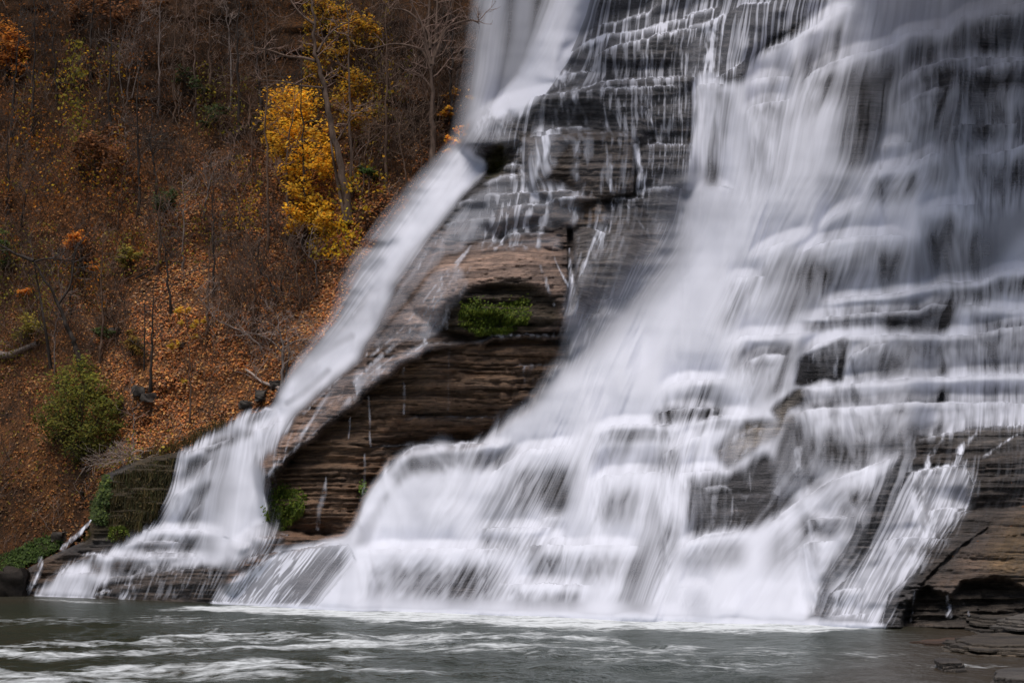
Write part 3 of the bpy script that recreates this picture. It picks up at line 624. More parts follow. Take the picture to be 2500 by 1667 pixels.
# ------------------------------------------------------------------ materials
class NT:
    def __init__(s, name):
        s.m = bpy.data.materials.new(name); s.m.use_nodes = True
        s.t = s.m.node_tree; s.t.nodes.clear()
        s.out = s.t.nodes.new('ShaderNodeOutputMaterial')
    def n(s, typ, **kw):
        x = s.t.nodes.new('ShaderNode' + typ)
        for k, v in kw.items(): setattr(x, k, v)
        return x
    def put(s, sock, v):
        if hasattr(v, 'is_linked') or isinstance(v, bpy.types.NodeSocket): s.t.links.new(v, sock)
        else: sock.default_value = v
    def math(s, op, a, b=0., c=None, clamp=False):
        x = s.n('Math', operation=op); x.use_clamp = clamp
        s.put(x.inputs[0], a); s.put(x.inputs[1], b)
        if c is not None: s.put(x.inputs[2], c)
        return x.outputs[0]
    def attr(s, name, fac=True):
        x = s.n('Attribute', attribute_name=name)
        return x.outputs['Fac'] if fac else x.outputs['Color']
    def noise(s, vec, scale, detail=4, rough=.55, dist=0.):
        x = s.n('TexNoise'); s.put(x.inputs['Vector'], vec)
        x.inputs['Scale'].default_value = scale; x.inputs['Detail'].default_value = detail
        x.inputs['Roughness'].default_value = rough; x.inputs['Distortion'].default_value = dist
        return x.outputs['Fac']
    def mapping(s, vec, sc, loc=(0, 0, 0)):
        x = s.n('Mapping'); s.put(x.inputs['Vector'], vec); x.inputs['Scale'].default_value = sc; x.inputs['Location'].default_value = loc
        return x.outputs[0]
    def pos(s): return s.n('NewGeometry').outputs['Position']
    def ramp(s, fac, stops):
        x = s.n('ValToRGB'); s.put(x.inputs[0], fac); e = x.color_ramp.elements
        while len(e) < len(stops): e.new(.5)
        for k, (p, c) in enumerate(stops):
            e[k].position = p; e[k].color = tuple(c) + (1,) if len(c) == 3 else c
        return x.outputs['Color']
    def mix(s, fac, a, b, typ='MIX'):
        x = s.n('Mix', data_type='RGBA', blend_type=typ)
        s.put(x.inputs[0], fac); s.put(x.inputs[6], a); s.put(x.inputs[7], b)
        return x.outputs[2]
    def bsdf(s, col, rough=.6, spec=.3, normal=None, **kw):
        x = s.n('BsdfPrincipled'); s.put(x.inputs['Base Color'], col); s.put(x.inputs['Roughness'], rough)
        s.put(x.inputs['Specular IOR Level'], spec)
        if normal is not None: s.put(x.inputs['Normal'], normal)
        for k, v in kw.items(): s.put(x.inputs[k], v)
        return x
    def bump(s, h, strength=.5, dist=.1):
        x = s.n('Bump'); s.put(x.inputs['Height'], h); x.inputs['Strength'].default_value = strength; x.inputs['Distance'].default_value = dist
        return x.outputs[0]
    def done(s, sh):
        s.t.links.new(sh, s.out.inputs['Surface']); return s.m

def mat_rock():
    t = NT('bedded_shale'); p = t.pos()
    big = t.noise(t.mapping(p, (.35, .35, .9)), 1, 5)
    bed = t.noise(t.mapping(p, (.28, .28, 3.6)), 1, 7, .68)
    fine = t.noise(t.mapping(p, (1.2, 1.2, 13.)), 1, 5, .7)
    grit = t.noise(t.mapping(p, (7, 7, 14)), 1, 4, .7)
    tint = t.attr('tint', False)
    f = t.math('ADD', t.math('MULTIPLY', bed, .55), t.math('MULTIPLY', fine, .45))
    col = t.mix(1., tint, t.ramp(f, [(.36, (.16, .16, .17)), (.47, (.72, .70, .69)), (.56, (1.3, 1.24, 1.18)), (.66, (2.4, 2.15, 1.95))]), 'MULTIPLY')
    col = t.mix(t.math('MULTIPLY', t.math('SUBTRACT', big, .45, clamp=True), 1.6), col, (.05, .043, .04, 1))
    h = t.math('ADD', t.math('MULTIPLY', f, 1.), t.math('MULTIPLY', grit, .5))
    b = t.bsdf(col, t.math('ADD', .38, t.math('MULTIPLY', grit, .4)), .35, t.bump(h, 1., .35))
    return t.done(b.outputs[0])

def mat_water():
    t = NT('silky_falling_water'); p = t.pos()
    sep = t.n('SeparateXYZ'); t.put(sep.inputs[0], p)
    flow, tier, cover = t.attr('flow'), t.attr('tier'), t.attr('cover')
    def streak(period, k, seed, det=2):
        c = t.n('CombineXYZ'); t.put(c.inputs[0], t.math('DIVIDE', flow, period)); t.put(c.inputs[1], t.math('ADD', t.math('MULTIPLY', tier, 2.3), t.math('MULTIPLY', sep.outputs[2], k))); c.inputs[2].default_value = seed
        return t.noise(c.outputs[0], 1, det, .5)
    mist = t.attr('mist')
    s1, s2, s3 = streak(7.5, .06, 1.3), streak(24, .07, 7.7), streak(90, .10, 3.1)
    s = t.math('ADD', t.math('MULTIPLY', s1, .28), t.math('ADD', t.math('MULTIPLY', s2, .42), t.math('MULTIPLY', s3, .30)))
    inv = t.math('SUBTRACT', 1.0, cover)
    amp = t.math('ADD', .45, t.math('MULTIPLY', t.math('MULTIPLY', cover, inv), 7.6))
    amp = t.math('MULTIPLY', amp, t.math('SUBTRACT', 1., t.math('MULTIPLY', mist, .95)))
    a = t.math('ADD', t.math('SUBTRACT', cover, t.math('MULTIPLY', inv, .10)), t.math('MULTIPLY', t.math('SUBTRACT', s, .5), amp), clamp=True)
    th = t.math('MULTIPLY', t.math('ADD', t.math('MULTIPLY', s1, .8), t.math('MULTIPLY', s2, .2)), 1.)
    mr = t.n('MapRange', interpolation_type='SMOOTHSTEP'); t.put(mr.inputs[0], th); mr.inputs[1].default_value = .455; mr.inputs[2].default_value = .63
    body = t.math('MULTIPLY', t.math('MULTIPLY', cover, cover), 1.08)
    a2 = t.math('ADD', body, t.math('MULTIPLY', t.math('MULTIPLY', cover, 1.7), mr.outputs[0]), clamp=True)
    thr = t.math('MULTIPLY', t.attr('thread'), t.math('SUBTRACT', 1., t.math('MULTIPLY', mist, .8)))
    a = t.math('ADD', t.math('MULTIPLY', a, t.math('SUBTRACT', 1., thr)), t.math('MULTIPLY', a2, thr), clamp=True)
    # keep nothing where there is no water
    a = t.math('MULTIPLY', a, t.math('MULTIPLY', cover, 9., clamp=True), clamp=True)
    b = t.bsdf((.785, .80, .895, 1), .6, .15)
    tr = t.n('BsdfTransparent'); mx = t.n('MixShader')
    t.put(mx.inputs[0], a); t.t.links.new(tr.outputs[0], mx.inputs[1]); t.t.links.new(b.outputs[0], mx.inputs[2])
    return t.done(mx.outputs[0])

def mat_tint(name, rough=.7, transl=0., nscale=0, spec=.2):
    t = NT(name); col = t.attr('tint', False)
    if nscale:
        n = t.noise(t.pos(), nscale, 5, .65)
        col = t.mix(1., col, t.ramp(n, [(.3, (.45, .45, .45)), (.7, (1.5, 1.5, 1.5))]), 'MULTIPLY')
    b = t.bsdf(col, rough, spec)
    sh = b.outputs[0]
    if transl:
        tr = t.n('BsdfTranslucent'); t.put(tr.inputs[0], col); mx = t.n('MixShader'); mx.inputs[0].default_value = transl
        t.t.links.new(sh, mx.inputs[1]); t.t.links.new(tr.outputs[0], mx.inputs[2]); sh = mx.outputs[0]
    return t.done(sh)

def mat_bark():
    t = NT('bark'); p = t.pos(); col = t.attr('tint', False)
    n = t.noise(t.mapping(p, (6, 6, 1.2)), 1, 5, .7)
    col = t.mix(1., col, t.ramp(n, [(.3, (.5, .5, .5)), (.7, (1.6, 1.6, 1.6))]), 'MULTIPLY')
    return t.done(t.bsdf(col, .85, .1, t.bump(n, .6, .05)).outputs[0])

def mat_ground():
    t = NT('leaf_litter_soil'); p = t.pos()
    a = t.noise(p, 4.2, 6, .75); b = t.noise(p, .32, 4, .6); c = t.noise(p, 11., 3, .7)
    col = t.ramp(a, [(.30, (.04, .027, .02)), (.45, (.115, .06, .032)), (.56, (.26, .11, .042)), (.70, (.40, .185, .07))])
    col = t.mix(t.math('MULTIPLY', t.math('SUBTRACT', b, .42, clamp=True), 3.2, clamp=True), col, (.05, .036, .028, 1))
    col = t.mix(1., col, t.attr('tint', False), 'MULTIPLY')
    return t.done(t.bsdf(col, .9, .1, t.bump(t.math('ADD', a, c), 1., .3)).outputs[0])

def mat_pool():
    t = NT('river_pool'); p = t.pos()
    foam = t.attr('foam'); brown = t.attr('brown')
    w1 = t.noise(t.mapping(p, (.8, .75, 1)), 1, 5, .6, .6); w2 = t.noise(t.mapping(p, (2.6, 2.0, 1)), 1, 4, .6, .4); w3 = t.noise(t.mapping(p, (.16, .22, 1)), 1, 3, .5)
    f1 = t.noise(t.mapping(p, (.55, .9, 1), (3, 9, 0)), 1, 6, .62, .9); f2 = t.noise(t.mapping(p, (3., 2.6, 1), (5, 2, 0)), 1, 4, .6, .5)
    fs = t.math('ADD', t.math('MULTIPLY', f1, .65), t.math('MULTIPLY', f2, .35))
    amt = t.math('ADD', t.math('SUBTRACT', t.math('MULTIPLY', foam, 1.2), .3), t.math('MULTIPLY', t.math('SUBTRACT', fs, .5), 4.6), clamp=True)
    amt = t.math('MULTIPLY', amt, t.math('MULTIPLY', foam, 5., clamp=True), clamp=True)
    deep = t.mix(t.math('MULTIPLY', w3, 1.), (.012, .017, .011, 1), (.034, .043, .032, 1))
    deep = t.mix(brown, deep, (.055, .04, .028, 1))
    h = t.math('ADD', t.math('MULTIPLY', w1, .7), t.math('MULTIPLY', w2, .3))
    nb = t.bump(h, .8, .35)
    d = t.n('BsdfDiffuse'); t.put(d.inputs[0], t.mix(amt, deep, (.74, .77, .79, 1)))
    g = t.n('BsdfGlossy'); g.inputs['Roughness'].default_value = .15; g.inputs['Color'].default_value = (.90, .94, .90, 1); t.put(g.inputs['Normal'], nb)
    lw = t.n('LayerWeight'); lw.inputs[0].default_value = .35; t.put(lw.inputs['Normal'], nb)
    fac = t.math('MULTIPLY', t.math('ADD', .04, t.math('MULTIPLY', lw.outputs['Facing'], .36)), t.math('SUBTRACT', 1., t.math('MULTIPLY', amt, .8)))
    mx = t.n('MixShader'); t.put(mx.inputs[0], fac); t.t.links.new(d.outputs[0], mx.inputs[1]); t.t.links.new(g.outputs[0], mx.inputs[2])
    return t.done(mx.outputs[0])

M = dict(rock=mat_rock(), water=mat_water(), leaf=mat_tint('autumn_leaf', .7, .42), moss=mat_tint('wet_moss', .7, .2), bark=mat_bark(), ground=mat_ground(), pool=mat_pool(), stone=mat_tint('grey_stone', .7, 0, 3.))
# ------------------------------------------------------------------ the falls: bedrock and water sheets
DR, DWET, TIER = build_depth()
COVER = build_cover()
FLOWC = build_flow()

def rock_tint():
    T = np.zeros(U.shape + (3,)); T[:] = (.044, .042, .044)
    def to(pts, c, f):
        m = region(pts, f, 14)[..., None]; T[:] = T * (1 - m) + np.array(c) * m
    to(MAINW, (.05, .05, .056), 20)
    to([(1200,300),(1700,300),(1700,480),(1450,500),(1200,500)], (.075,.068,.066), 20)
    to([(1285,348),(1331,334),(1418,327),(1530,330),(1550,346),(1552,470),(1480,486),(1350,488),(1296,470)], (.10,.082,.07), 6)
    to([(1352,490),(1411,481),(1478,490),(1482,550),(1400,556),(1342,546)], (.09,.062,.042), 5)
    to([(1215,512),(1345,503),(1342,556),(1246,574),(1371,592),(1372,612),(1258,600),(1208,560)], (.085,.065,.055), 6)
    to([(1390,560),(1620,500),(1640,640),(1500,760),(1440,830),(1395,820)], (.105,.094,.09), 14)
    to([(900,720),(1050,560),(1390,560),(1390,820),(1230,830),(1040,845),(850,960),(640,1170),(630,1130)], (.105,.075,.062), 12)
    to([(1000,740),(1060,640),(1200,600),(1370,615),(1390,720),(1330,712),(1250,688),(1150,700),(1040,790),(960,850)], (.21,.148,.12), 12)
    to([(640,1170),(630,1130),(830,930),(1040,838),(1050,850),(960,895),(870,970),(780,1040),(700,1100)], (.20,.135,.105), 7)
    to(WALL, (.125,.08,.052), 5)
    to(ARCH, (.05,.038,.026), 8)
    to([(560,1440),(556,1378),(570,1342),(610,1310),(700,1300),(880,1260),(850,1322),(740,1345),(690,1350)], (.12,.072,.048), 8)
    to([(1170,1040),(960,1022),(880,1100),(700,1300),(860,1310),(950,1120),(1190,1080),(1240,1020)], (.115,.07,.044), 12)
    to([(100,1370),(290,1330),(330,1300),(430,1330),(240,1400),(120,1460),(60,1460),(60,1420)], (.075,.05,.035), 10)
    to([(230,1430),(450,1390),(562,1380),(545,1470),(230,1470)], (.06,.047,.04), 6)
    to([(2240,1070),(2700,1030),(2700,1420),(2260,1440),(2200,1330)], (.046,.039,.036), 14)
    to([(2270,1440),(2440,1270),(2600,1240),(2600,1430),(2430,1415),(2320,1456)], (.075,.055,.043), 16)
    to([(2450,1280),(2600,1230),(2600,1420),(2470,1420),(2410,1400)], (.105,.072,.04), 24)
    to([(1905,1020),(1990,950),(1960,955),(1885,1000)], (.13,.12,.11), 5)
    to([(1744,1095),(1790,1040),(1870,1020),(1945,1018),(1900,1060),(1830,1110),(1765,1148)], (.2,.185,.175), 8)
    to([(2240,1070),(2409,1042),(2560,1036),(2560,1085),(2420,1100)], (.085,.078,.075), 8)
    to([(1180,395),(1236,340),(1245,400),(1195,440)], (.06,.055,.02), 8)
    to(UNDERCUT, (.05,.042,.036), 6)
    to([(330,1110),(440,1100),(440,1180),(400,1290),(340,1300),(230,1310),(200,1340),(215,1250)], (.04,.03,.015), 10)
    k = (.8 + .5 * fbm(U / 60, V / 40, 77))[..., None]
    return T * k * 1.75
TINT = rock_tint()

def sheet(name, D, own, also, mat, attrs, **kw):
    """faces whose first corner is owned, kept where any corner is in 'also'"""
    q = own[:-1, :-1] & (also[:-1, :-1] | also[1:, :-1] | also[:-1, 1:] | also[1:, 1:])
    jj, ii = np.nonzero(q)
    if len(jj) == 0: return None
    idx = np.arange(NV * NU).reshape(NV, NU)
    f = np.stack([idx[jj + 1, ii], idx[jj + 1, ii + 1], idx[jj, ii + 1], idx[jj, ii]], 1)
    used, inv = np.unique(f, return_inverse=True)
    pts = P(U.ravel()[used], V.ravel()[used], D.ravel()[used])
    at = {k: (a.reshape(-1, 3)[used] if a.ndim == 3 else a.ravel()[used]) for k, a in attrs.items()}
    return link(name, make_mesh(name, pts, [inv.reshape(-1, 4)], at), mat, **kw)

inF = region(FALLS, 6, 6) > .02
mO = inpoly(OUTCROP); mS = inpoly([(2195,1110),(2243,1068),(2409,1040),(2720,1025),(2720,1560),(2120,1560),(2150,1450),(2240,1350),(2300,1250)]) & ~mO
mB = inpoly([(226,1432),(266,1410),(344,1399),(452,1388),(560,1377),(548,1480),(222,1480)]) & ~mO
for name, m, lab, cat in [
    ('rock_outcrop', mO, 'brown layered shale outcrop with a dome top between the two falls', 'rock outcrop'),
    ('rock_shelf', mS, 'dark wet layered rock shelf with an undercut base at the lower right', 'rock ledge'),
    ('rock_slab', mB, 'low dark slab of rock in front of the small left falls', 'rock slab')]:
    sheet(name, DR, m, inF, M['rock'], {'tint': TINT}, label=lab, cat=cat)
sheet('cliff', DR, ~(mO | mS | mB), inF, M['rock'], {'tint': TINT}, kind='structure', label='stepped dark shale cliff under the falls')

# water runs a little in front of the rock, rounded where it shoots over the lips
Dw = DWET.copy()
for ax in (0, 1):
    for k in ((1, 2) if ax == 0 else (1,)):
        Dw = np.minimum(np.minimum(np.roll(Dw, k, ax), np.roll(Dw, -k, ax)), Dw)
Dw = np.minimum(blur(Dw, 3, 2, 2), DWET + .05)
Dw = blur(Dw, 2, 1, 1)
rel = (fbm(FLOWC / 34, TIER * 1.2 + V / 260, 71, 3) - .5) * .42 + (noise(FLOWC / 9, TIER * 1.6 + V / 200, 72) - .5) * .06
Dw = Dw - .10 - .22 * COVER - rel * COVER * .55
np.minimum(Dw, DWET - .05, out=Dw)
wet = blur(COVER, 1, 1, 1) > .02
THREAD = np.clip(1 - region(MAINW, 14, 6) - region(LEFTW, 10, 6) - region(PLUNGE, 14, 6) - .65 * region(RIGHTW, 10, 6), 0, 1) * sm(0, 60, V + 100)
THREAD = np.maximum(THREAD, .85 * region([(500,1480),(560,1420),(690,1345),(850,1328),(850,1370),(760,1482)], 16))
attrs = {'thread': THREAD, 'mist': build_mist(), 'cover': COVER, 'flow': FLOWC, 'tier': TIER}
PL = inpoly([(1080,-200),(1452,-200),(1400,60),(1345,150),(1270,225),(1205,262),(1165,305),(1130,345),(1100,340)])
LF = (inpoly(LEFTW) | inpoly([(1135,345),(-30,345),(-30,1560),(230,1560),(232,1425),(450,1388),(557,1378),(600,1310),(645,1280),(648,1200),(634,1128),(720,1010),(870,880),(950,740),(1020,600),(1105,500),(1186,400)])) & ~PL & ~mO
TR1 = inpoly([(140,1350),(140,1260),(240,1255),(232,1300),(180,1352)]); TR2 = inpoly([(30,1465),(30,1350),(118,1350),(112,1400),(82,1456)])
RW = inpoly([(2200,1150),(2240,1075),(2720,1000),(2720,1600),(1985,1600),(2015,1450),(2080,1390),(2110,1310),(2170,1220)])
LACE = mO | inpoly([(1452,-200),(2000,-200),(2006,30),(1855,112),(1834,128),(1700,200),(1690,190),(1512,195),(1300,215),(1400,60)])
LOW = V > 1085 + np.clip((1700 - U) * .02, -30, 30)
free = np.ones(U.shape, bool)
for name, m, lab, cat in [
    ('trickle', TR1, 'small white trickle running beside the hanging ivy bank', 'trickle'),
    ('trickle', TR2, 'small white trickle entering the pool below the green plants', 'trickle'),
    ('waterfall', mB, 'faint water film dripping over the low slab by the pool', 'waterfall'),
    ('waterfall', PL, 'tall misty plunge of white water at the top left of the falls', 'waterfall'),
    ('waterfall', LACE, 'thin lacy water trickling over the dark steps and the brown outcrop', 'waterfall'),
    ('waterfall', RW, 'thin white cascade over the sloping rock shelf at the lower right', 'waterfall'),
    ('waterfall', LF, 'narrow white waterfall sliding down the left side of the brown outcrop', 'waterfall'),
    ('waterfall', ~LOW, 'broad white main waterfall tumbling down many ledges on the right', 'waterfall'),
    ('waterfall', LOW, 'wide white cascade at the foot of the falls, meeting the pool', 'waterfall')]:
    sheet(name, Dw, m & free, wet, M['water'], attrs, label=lab, cat=cat)
    free &= ~m

# ------------------------------------------------------------------ pool
def build_pool():
    vr = np.concatenate([[1333.5, 1337, 1342, 1350, 1360, 1370, 1380, 1390, 1400, 1410, 1420, 1428], np.arange(1434, 1680, 2.), [1690, 1710, 1740, 1800, 1900, 2200, 3000]])
    ur = np.concatenate([[-9000, -3000, -1200, -400, -150], np.arange(-60, 2570, 9.), [2650, 2900, 3600, 5000, 11000]])
    uu, vv = np.meshgrid(ur, vr)
    Y = H * F / (vv - VH)
    X = (uu - CX) / F * Y
    Z = ((fbm(X * .42 + Y * .1, Y * .36, 411, 3) - .5) * .32 + (fbm(X * 1.3, Y * .95 - X * .2, 412, 3) - .5) * .15) * (1 - sm(48, 68, Y)) * sm(2, 8, Y) * (1 - .55 * sm(4, 10, X))
    pts = np.stack([X, Y, Z - .02], -1)
    foam = np.zeros(uu.shape)
    def fst(p, w, a, soft=.9):
        x = np.array(p, float); best = np.zeros(uu.shape)
        wv = np.interp(uu, x[:, 0], np.broadcast_to(w, (len(x),)))
        cy = np.interp(uu, x[:, 0], x[:, 1]) + (fbm(uu / 130, x[0, 1] + uu * 0, 401, 4) - .5) * 16
        e = sm(x[0, 0] - 5, x[0, 0] + 90, uu) * (1 - sm(x[-1, 0] - 160, x[-1, 0], uu)) if x[0,0] > -100 else (1 - sm(x[-1, 0] - 160, x[-1, 0], uu))
        d = np.abs(vv - cy) / (wv / 2)
        np.maximum(foam, a * e * (1 - sm(1 - soft, 1.2, d)), out=foam)
    fst([(400,1482),(520,1484),(870,1497),(1250,1508),(1500,1516),(1800,1522),(2000,1530),(2200,1538)], [6,16,32,42,46,38,26,12], 1.1, .6)
    fst([(60,1458),(240,1464),(330,1466)], 6, .6)
    fst([(330,1486),(620,1494),(1000,1500)], 10, .45)
    fst([(-200,1575),(200,1568),(420,1556),(640,1550),(900,1552),(1150,1548),(1400,1556),(1600,1560)], [18,20,24,26,26,30,24,12], .62)
    fst([(-200,1598),(150,1596),(400,1584),(600,1580),(760,1570),(1000,1558),(1200,1562)], [26,28,24,22,20,22,14], .72)
    fst([(900,1575),(1150,1575),(1400,1583),(1620,1588),(1800,1580)], [20,30,40,36,20], .46)
    fst([(-200,1645),(150,1646),(400,1634),(700,1626),(950,1632),(1150,1640)], [44,46,40,36,26,14], .74)
    fst([(-200,1664),(300,1662),(600,1650),(800,1655)], [40,36,30,20], .55)
    fst([(780,1606),(900,1604),(1010,1606)], 26, .5)
    fst([(1200,1590),(1600,1605),(2000,1590),(2300,1600)], [30,50,50,20], .27)
    fst([(-200,1520),(400,1512),(900,1518),(1400,1530),(2100,1545)], [30,30,26,20,14], .27)
    fst([(1500,1625),(1800,1622),(2200,1625)], [30,40,20], .26)
    fst([(2150,1618),(2300,1622),(2420,1625),(2560,1632)], [5,8,12,10], .35)
    foam *= np.where(vv > 1535, .45 + 1.1 * fbm(uu / 170 + vv / 40, vv / 12, 5), .75 + .5 * fbm(uu / 160, vv / 11, 5))
    brown = np.clip(sm(1950, 2350, uu + (vv - 1560) * 2) * .9 + sm(1480, 1462, vv) * .5 * (uu < 700), 0, 1)
    n0, n1 = uu.shape
    idx = np.arange(n0 * n1).reshape(n0, n1)
    f = np.stack([idx[1:, :-1], idx[1:, 1:], idx[:-1, 1:], idx[:-1, :-1]], -1).reshape(-1, 4)
    link('water', make_mesh('water', pts.reshape(-1, 3), [f], {'foam': np.clip(foam, 0, 1).ravel(), 'brown': brown.ravel()}), M['pool'], kind='structure', label='dark green river pool with drifting streaks of white foam')
build_pool()

# ------------------------------------------------------------------ hillside on the left bank
def Dh(u, v):
    u = np.asarray(u, float); v = np.asarray(v, float)
    return D0(u, v) + 2.6 + 2.6 * (fbm(u / 190 + 3, v / 150, 201, 3) - .5) + 1.0 * (fbm(u / 45, v / 40, 202, 3) - .5) + 1.5 * sm(1420, 1330, v) * sm(330, 200, u) + 2.5 * sm(1060, 1140, u) * sm(480, 300, v) + 1.2 * sm(520, 700, u) * sm(-260, 60, u - np.interp(v, [330, 432, 650, 850, 1002], [1140, 1060, 885, 765, 655]))
HILL = [(-40,-40),(1200,-40),(1180,240),(1140,330),(1062,432),(960,540),(880,650),(830,780),(762,850),(700,928),(655,1002),(590,1022),(430,1108),(330,1125),(255,1165),(225,1255),(215,1318),(150,1345),(70,1388),(20,1428),(-40,1445)]
def build_hill():
    ur = np.concatenate([[-2400, -1600, -1000, -600, -300, -160], np.arange(-90, 1340, 9.)]); vr = np.concatenate([[-900, -600, -380, -250, -180], np.arange(-120, 1476, 9.)])
    uu, vv = np.meshgrid(ur, vr)
    d = Dh(uu, vv)
    # fold the sheet back behind the falls
    xe = np.interp(vv, [-900, 100, 240, 330, 432, 650, 850, 1002, 1108, 1255, 1345, 1476], [1230, 1200, 1185, 1140, 1060, 885, 765, 655, 430, 225, 150, -10])
    d = d + .14 * np.clip(uu - xe - 14, 0, 120)
    tint = np.ones(uu.shape + (3,)) * (1.55 + .6 * fbm(uu / 120, vv / 90, 215)[..., None])
    sh = sm(520, 260, vv - (uu - 700) * .15)[..., None]          # bare dark shale high on the wall
    tint = tint * (1 - sh) + np.array([.62, .66, .72]) * sh * (.8 + .5 * fbm(uu / 60, vv / 9, 216)[..., None])
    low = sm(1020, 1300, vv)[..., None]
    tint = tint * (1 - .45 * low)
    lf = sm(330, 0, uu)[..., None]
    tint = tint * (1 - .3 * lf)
    d += (noise(uu / 90, vv / 9., 217) - .5) * .9 * sh[..., 0]
    n0, n1 = uu.shape
    idx = np.arange(n0 * n1).reshape(n0, n1)
    f = np.stack([idx[1:, :-1], idx[1:, 1:], idx[:-1, 1:], idx[:-1, :-1]], -1).reshape(-1, 4)
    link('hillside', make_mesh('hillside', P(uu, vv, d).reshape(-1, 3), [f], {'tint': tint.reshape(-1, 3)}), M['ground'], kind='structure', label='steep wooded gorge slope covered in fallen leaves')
build_hill()

def scatter(n, poly, rng=RNG):
    xs = [p[0] for p in poly]; ys = [p[1] for p in poly]
    u = rng.uniform(min(xs), max(xs), n); v = rng.uniform(min(ys), max(ys), n)
    m = inpoly(poly, u, v)
    return u[m], v[m]

def pick(pal, n):
    pal = np.asarray(pal, float)
    return pal[RNG.integers(0, len(pal), n)] * RNG.uniform(.6, 1.35, (n, 1))

LITTER = [tuple(min(.95, 5.0 * x) for x in c) for c in [(.16,.062,.02),(.13,.05,.018),(.20,.085,.025),(.10,.045,.022),(.075,.038,.02),(.05,.03,.02),(.22,.11,.04),(.12,.075,.045)]]
def build_litter():
    mb = MB()
    u, v = scatter(200000, HILL)
    dens = sm(180, 620, v) * (.35 + .65 * sm(60, 420, u)) * (1 - .55 * sm(1080, 1300, v)) * (.35 + .9 * sm(.42, .6, fbm(u / 70, v / 45, 221, 3)))
    k = RNG.uniform(size=len(u)) < dens
    u, v = u[k], v[k]
    c = P(u, v, Dh(u, v) - RNG.uniform(.03, .22, len(u)))
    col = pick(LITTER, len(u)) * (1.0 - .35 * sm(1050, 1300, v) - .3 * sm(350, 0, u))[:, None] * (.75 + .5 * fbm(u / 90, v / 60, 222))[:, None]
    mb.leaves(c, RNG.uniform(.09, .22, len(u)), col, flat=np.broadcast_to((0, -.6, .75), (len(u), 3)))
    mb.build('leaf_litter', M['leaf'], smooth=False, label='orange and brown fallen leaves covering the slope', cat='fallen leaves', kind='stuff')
build_litter()
# ------------------------------------------------------------------ trees and other growth on the slope
BARK = {'brown': (.056, .036, .026), 'grey': (.085, .068, .060), 'dark': (.020, .016, .014), 'pale': (.14, .11, .095), 'warm': (.052, .036, .028)}
TWIG = {'brown': (.068, .045, .033), 'grey': (.11, .084, .072), 'dark': (.035, .029, .026), 'pale': (.16, .13, .115), 'warm': (.10, .068, .055)}
YEL = [(.46,.25,.014),(.40,.205,.012),(.50,.29,.025),(.33,.18,.012),(.46,.21,.010),(.27,.17,.016)]
ORA = [(.36,.13,.016),(.42,.17,.018),(.28,.09,.014),(.22,.08,.015)]
RUST = [(.13,.052,.018),(.10,.04,.016),(.17,.07,.022),(.075,.032,.015)]
OLIV = [(.12,.10,.016),(.16,.13,.02),(.08,.075,.014),(.20,.15,.022)]
GRN = [(.030,.048,.012),(.045,.065,.014),(.022,.036,.010),(.065,.080,.016)]
DGRN = [(.024,.034,.010),(.034,.046,.012),(.018,.027,.008)]

for _d in (BARK, TWIG):
    for _k in _d: _d[_k] = tuple(2.9 * x for x in _d[_k])
for _l in (YEL, ORA, RUST, OLIV, GRN, DGRN): _l[:] = [tuple(min(.95, (2.1 if _l in (YEL, ORA) else 2.2) * x) for x in c) for c in _l]

def smooth_path(p, n):
    p = np.asarray(p, float); k = len(p)
    if k == 2: t = np.linspace(0, 1, n)[:, None]; return p[0] * (1 - t) + p[1] * t
    s = np.linspace(0, k - 1, n); out = []
    for x in s:
        i = min(int(x), k - 2); f = x - i
        p0, p1, p2, p3 = p[max(i - 1, 0)], p[i], p[i + 1], p[min(i + 2, k - 1)]
        out.append(.5 * (2 * p1 + (p2 - p0) * f + (2 * p0 - 5 * p1 + 4 * p2 - p3) * f * f + (3 * p1 - p0 - 3 * p2 + p3) * f ** 3))
    return np.array(out)

def grow(mb, tips, start, d, length, rad, depth, col, rng, up=.12, wig=.35, kids=5, droop=0.):
    """one limb with its side twigs, written into mb; twig points go to tips"""
    n = max(4, min(8, int(length / .45) + 2))
    p = [np.array(start, float)]; d = np.array(d, float); d /= np.linalg.norm(d)
    for k in range(n - 1):
        d = d + np.array([rng.gauss(0, wig), rng.gauss(0, wig), rng.gauss(0, wig) + up - droop * k / n]) * .5
        d /= np.linalg.norm(d)
        p.append(p[-1] + d * length / (n - 1))
    p = np.array(p)
    mb.tube(p, np.linspace(rad, max(rad * .3, .009), n), 4 if rad > .05 else 3, col)
    if depth <= 0:
        tips.extend(p[1:]); return
    for k in range(kids):
        t = rng.uniform(.2, .98); i = min(int(t * (n - 1)), n - 2); f = t * (n - 1) - i
        b = p[i] * (1 - f) + p[i + 1] * f
        dd = (p[i + 1] - p[i]); dd /= np.linalg.norm(dd) + 1e-9
        r = np.array([rng.gauss(0, 1), rng.gauss(0, .8), rng.gauss(0, 1) * .7 + .25]); r -= r.dot(dd) * dd; r /= np.linalg.norm(r) + 1e-9
        grow(mb, tips, b, dd * .65 + r * .75, length * rng.uniform(.35, .62), max(rad * rng.uniform(.38, .55), .011), depth - 1, col, rng, up, wig, max(2, kids - 1), droop)

